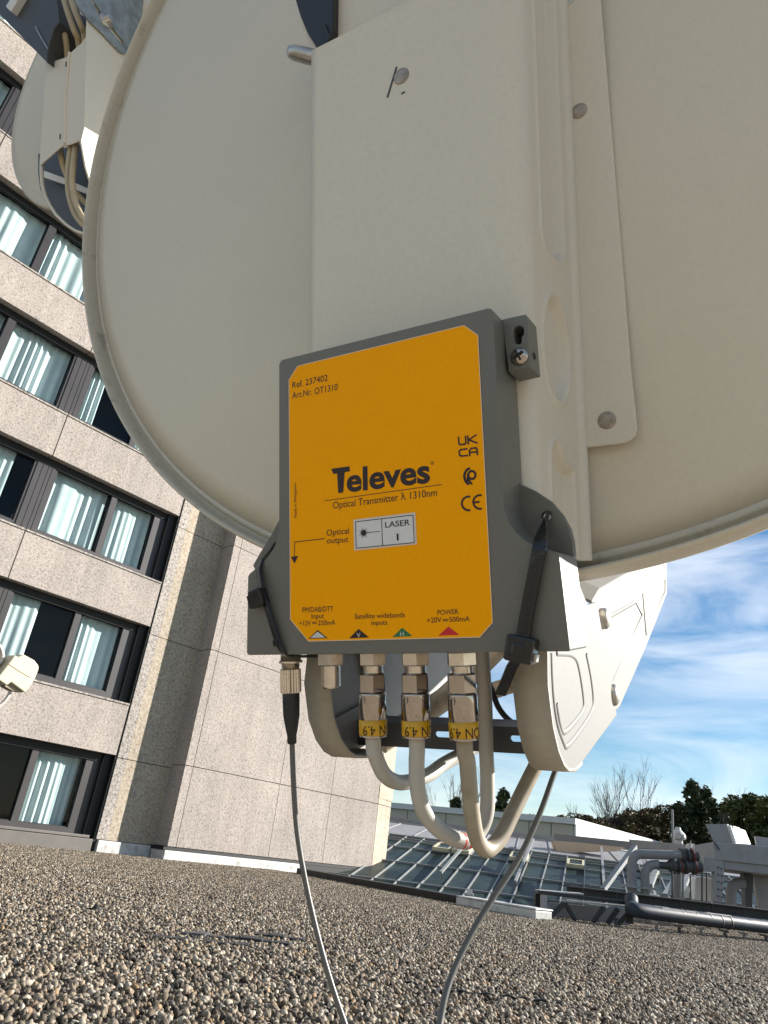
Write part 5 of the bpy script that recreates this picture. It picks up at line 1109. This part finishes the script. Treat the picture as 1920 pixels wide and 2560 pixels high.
def rooflets():
    # low roof deck under the right-hand plant so that nothing floats
    b = MB(); b.prism([(6,9),(40,9),(40,60),(16,60),(12,30)], lambda x, y, z: V((x, y, z)), -0.9, -0.35); tag(b.build('lower_roof', M['bitumen']), kind='structure')
    # dark lumps and a flat strip lying on the gravel
    for (px, py), s, lb in (((205*K, 1972*K), 0.035, 'small black plastic lump lying on the gravel, left of the hanging cable'), ((57, 2212), 0.03, 'small black lump on the gravel near the left picture edge'), ((1085, 2492), 0.02, 'little black clip on the gravel beside the slack grey cable'), ((792, 2395), 0.018, 'small dark clip on the gravel next to the fibre lead'), ((155, 2128), 0.03, 'tiny black peg on the gravel at the brown flashing'), ((295, 2135), 0.03, 'tiny black peg on the gravel under the grey corner flashing'), ((525, 2157), 0.03, 'tiny black peg on the gravel in front of the pale plinth')):
        p = gnd(px, py); b = MB(); n = 9
        b.lathe(p, (0,0,1), [(0.0,s*0.9),(s*0.5,s),(s*1.0,s*0.7),(s*1.4,s*0.3)], n, False); b.box((p.x-s*1.4, p.y-s*0.4, 0), (p.x+s*0.2, p.y+s*0.4, s*0.7)); tag(b.build('black_lump', M['stone_dark'], bevel=s*0.1), lb, 'debris')
    a, c = gnd(342, 2345), gnd(640, 2372); d = (c-a).normalized(); n = V((-d.y, d.x, 0)); b = MB()
    b.hexa([a-n*0.03, c-n*0.05, c+n*0.07, a+n*0.05] + [q+V((0,0,0.02)) for q in (a-n*0.03, c-n*0.05, c+n*0.07, a+n*0.05)]); 
    t = b.build('drain_strip', M['stone_dark'], bevel=0.008); tag(t, 'dark flat drain strip half sunk in the pebbles', 'drain strip')
    for i, (px, py, w) in enumerate(((505, 2348, 0.12), (640, 2360, 0.2), (700, 2352, 0.15))):
        q = gnd(px, py); b = MB(); b.box((q.x-w, q.y-0.03, 0.0), (q.x+w, q.y+0.05, 0.026)); b.box((q.x-w*0.5, q.y-0.06, 0.0), (q.x+w*0.2, q.y+0.08, 0.032)); b.build('cover', M['slate'] if i == 0 else M['stone_dark'], t, bevel=0.01)
    pts = [gnd(1010,2468), gnd(1130,2490), gnd(1250,2502), gnd(1330,2512), gnd(1420,2522)]
    b = MB(); b.tube([q+V((0,0,0.02+0.006*math.sin(i*2))) for i, q in enumerate(spline(pts, 6))], 0.005, 8); tag(b.build('earth_wire', M['rubber']), 'thin black wire lying across the gravel', 'wire')
rooflets()

# ------------------------------------------------------------------ trees beyond the roofs
def leaves(mb, c, r, n, size, rnd, flat=1.0, hollow=0.25):
    for i in range(n):
        while True:
            p = V((rnd.uniform(-1,1), rnd.uniform(-1,1), rnd.uniform(-1,1)))
            if hollow < p.length < 1: break
        p = V((p.x*r[0], p.y*r[1], p.z*r[2])) + c; s = size*rnd.uniform(0.5, 1.3)
        u = V((rnd.gauss(0,1), rnd.gauss(0,1), rnd.gauss(0,0.6))).normalized(); w = u.cross(V((rnd.gauss(0,1), rnd.gauss(0,1), rnd.gauss(0,1)))).normalized()
        mb.add([p - u*s, p + w*s*0.45, p + u*s, p - w*s*0.45], [(0,1,2,3)])
def limb(mb, p, d, L, r, depth, rnd, tips, spread=0.6):
    q = p + d*L; mid = p + d*L*0.5 + V((rnd.uniform(-1,1), rnd.uniform(-1,1), 0))*L*0.06
    mb.tube([p, mid, q], [r, r*0.82, r*0.62], 6 if r > 0.05 else 4, cap=False); tips.append(q)
    if depth == 0: return
    for i in range(3 if depth > 1 else 4):
        nd = (d + V((rnd.uniform(-1,1), rnd.uniform(-1,1), rnd.uniform(-0.25,0.8)))*spread).normalized(); limb(mb, p.lerp(q, rnd.uniform(0.55,1.0)), nd, L*rnd.uniform(0.5,0.78), r*0.55, depth-1, rnd, tips, spread)
def tree(kind, px, ytop, Y, wpx, label, seed, name='broadleaf_tree', mt='leaf_green', zb=-5.0):
    rnd = random.Random(seed); top = atY(px, ytop, Y); base = V((top.x, top.y, zb)); H = top.z - zb; Wd = wpx/2000*Y*(1.5 if kind == 'conifer' else 1.45)
    t = thing(name, label, 'tree', base); tips = []
    if kind == 'bare':
        b = MB(); limb(b, base, V((rnd.uniform(-0.05,0.05),0,1)).normalized(), H*0.47, 0.12, 5, rnd, tips, 0.36); b.build('trunk', M['bark'], t, fixn=False); return t
    if kind == 'conifer':
        b = MB(); b.tube([base, base+V((0.1,0,H*0.5)), top-V((0,0,0.3))], [0.32, 0.2, 0.05], 8); b.build('trunk', M['bark'], t)
        b = MB(); z = zb + H*0.12
        while z < top.z - 0.2:
            f = (top.z - z)/(H*0.88); rad = Wd*0.5*(f**0.75)*rnd.uniform(0.75,1.15) + 0.2
            for k in range(12):
                a = rnd.uniform(0, 6.28); R = rad*rnd.uniform(0.4, 1.08); cen = V((base.x + math.cos(a)*R*0.72, base.y + math.sin(a)*R*0.72, z + rnd.uniform(-0.2,0.2)))
                leaves(b, cen, (R*0.30+0.15, R*0.30+0.15, 0.20+R*0.10), 34, 0.24, rnd, hollow=0.0)
            z += 0.52
        leaves(b, top-V((0,0,0.4)), (0.25,0.25,0.6), 90, 0.16, rnd, hollow=0)
        b.build('crown', M[mt], t, fixn=False); return t
    b = MB(); limb(b, base, V((0,0,1)), H*0.42, 0.24, 3, rnd, tips, 0.75); b.build('trunk', M['bark'], t, fixn=False)
    b = MB()
    for q in range(70):
        a = rnd.uniform(0,6.28); rr = Wd*0.5*math.sqrt(rnd.random()); zz = rnd.random(); env = math.sqrt(max(0.05, 1-(zz*1.0-0.25)**2/0.72)); c = V((base.x+math.cos(a)*rr*env, base.y+math.sin(a)*rr*env, zb + H*(0.36+0.60*zz)-0.3)); s = rnd.uniform(0.5,1.05)*Wd*0.16
        leaves(b, c, (s, s, s*0.75), 150 if kind == 'leafy' else 60, 0.20, rnd, hollow=0.2)
    b.build('crown', M[mt], t, fixn=False); return t
def trees():
    k = 480/1659
    X3 = lambda x: 1440 + x*k; Y3 = lambda y: 1940 + y*k
    tree('conifer', X3(1000), Y3(45), 52, 118, 'tall dark conifer rising behind the vent cowl', 3, 'conifer_tree', 'leaf_conifer')
    tree('conifer', X3(1120), Y3(95), 56, 100, 'dark bushy conifer just right of the tallest one', 4, 'conifer_tree', 'leaf_conifer')
    tree('conifer', X3(890), Y3(230), 50, 90, 'shorter dark conifer left of the tallest one', 5, 'conifer_tree', 'leaf_conifer')
    tree('leafy', X3(1500), Y3(100), 48, 150, 'broad green tree behind the white intake hoods', 6, 'broadleaf_tree', 'leaf_green')
    tree('leafy', X3(1300), Y3(210), 54, 90, 'green tree between the conifers and the broad tree', 8, 'broadleaf_tree', 'leaf_green')
    tree('leafy', X3(1700), Y3(150), 46, 130, 'green tree at the right picture edge', 9, 'broadleaf_tree', 'leaf_green')
    for i, (x, y, w, mt, lb) in enumerate(((60,275,60,'leaf_brown','dark low bush above the beige roof corner'),(250,330,80,'leaf_brown','russet bush under the first bare trees'),(420,335,90,'leaf_brown','russet bush right of the twin bare trees'),(570,225,95,'leaf_brown','brown autumn tree left of the conifers'),(720,150,90,'leaf_brown','half bare brown tree beside the conifers'),(640,400,110,'leaf_green','olive bush under the brown autumn tree'),(820,420,80,'leaf_green','olive bush behind the thin pole'))):
        tree('thin' if i in (3,4) else 'leafy', X3(x), Y3(y), 58+i, w, lb, 20+i, 'autumn_tree' if mt == 'leaf_brown' else 'bush', mt)
    for i, (x, y, w, lb) in enumerate(((-40,300,110,'dark wood edge bush over the roof corner, leftmost'),(150,300,130,'russet thicket below the bare trees'),(340,285,130,'brown thicket between bare trees and brown autumn tree'),(480,290,120,'dark thicket left of the brown autumn tree'),(940,480,140,'dark shrub filling the gap under the conifers'),(1250,260,120,'dark shrub under the bare tree between the conifers'),(1420,240,120,'dark green shrub behind the intake hoods'))):
        tree('leafy', X3(x), Y3(y), 66+i, w, lb, 80+i, 'bush', 'leaf_brown' if i < 4 else 'leaf_conifer')
    for i, (x, y, lb) in enumerate(((105,80,'wide bare tree, leftmost of the bare ones'),(300,110,'slim bare tree of the middle pair'),(425,66,'bare tree with a dark nest, right of the slim one'),(640,160,'bare tree top among brown leaves'),(1240,75,'bare tree between the conifers and the broad green tree'))):
        tree('bare', X3(x), Y3(y), 62+i, 60, lb, 40+i, 'bare_tree')
    for i, (x, y, w, mt, lb) in enumerate(((-110,310,90,'leaf_brown','small russet bush left of the roof corner bush'),(560,250,120,'leaf_green','olive tree behind the brown autumn tree'),(690,240,120,'leaf_brown','tawny tree close beside the shorter conifer'),(800,300,110,'leaf_green','green tree filling the gap left of the conifers'),(1180,180,110,'leaf_conifer','dark evergreen between the bushy conifer and the broad tree'),(1620,130,140,'leaf_green','second broad green tree near the right picture edge'))):
        tree('leafy', X3(x), Y3(y), 63+i*1.3, w, lb, 120+i, 'broadleaf_tree', mt)
    tree('conifer', 1258, 1975, 50, 60, 'small conifer seen through the white cable loop', 60, 'conifer_tree', 'leaf_conifer')
    tree('conifer', 1140, 1996, 52, 60, 'dark shrub-like conifer left of the brown cable', 61, 'conifer_tree', 'leaf_conifer')
    tree('bare', 1130, 1925, 54, 50, 'bare tree seen between the white cables', 62, 'bare_tree')
    tree('leafy', 1390, 2022, 52, 45, 'small green tree left of the slack grey cable', 63, 'broadleaf_tree', 'leaf_brown')
    tree('leafy', 1320, 2015, 52, 40, 'low green tree right of the white cable loop', 64, 'broadleaf_tree', 'leaf_green')
    tree('leafy', 1200, 2045, 55, 60, 'low hedge-like tree over the beige wall, between cables', 65, 'bush', 'leaf_green')
trees()
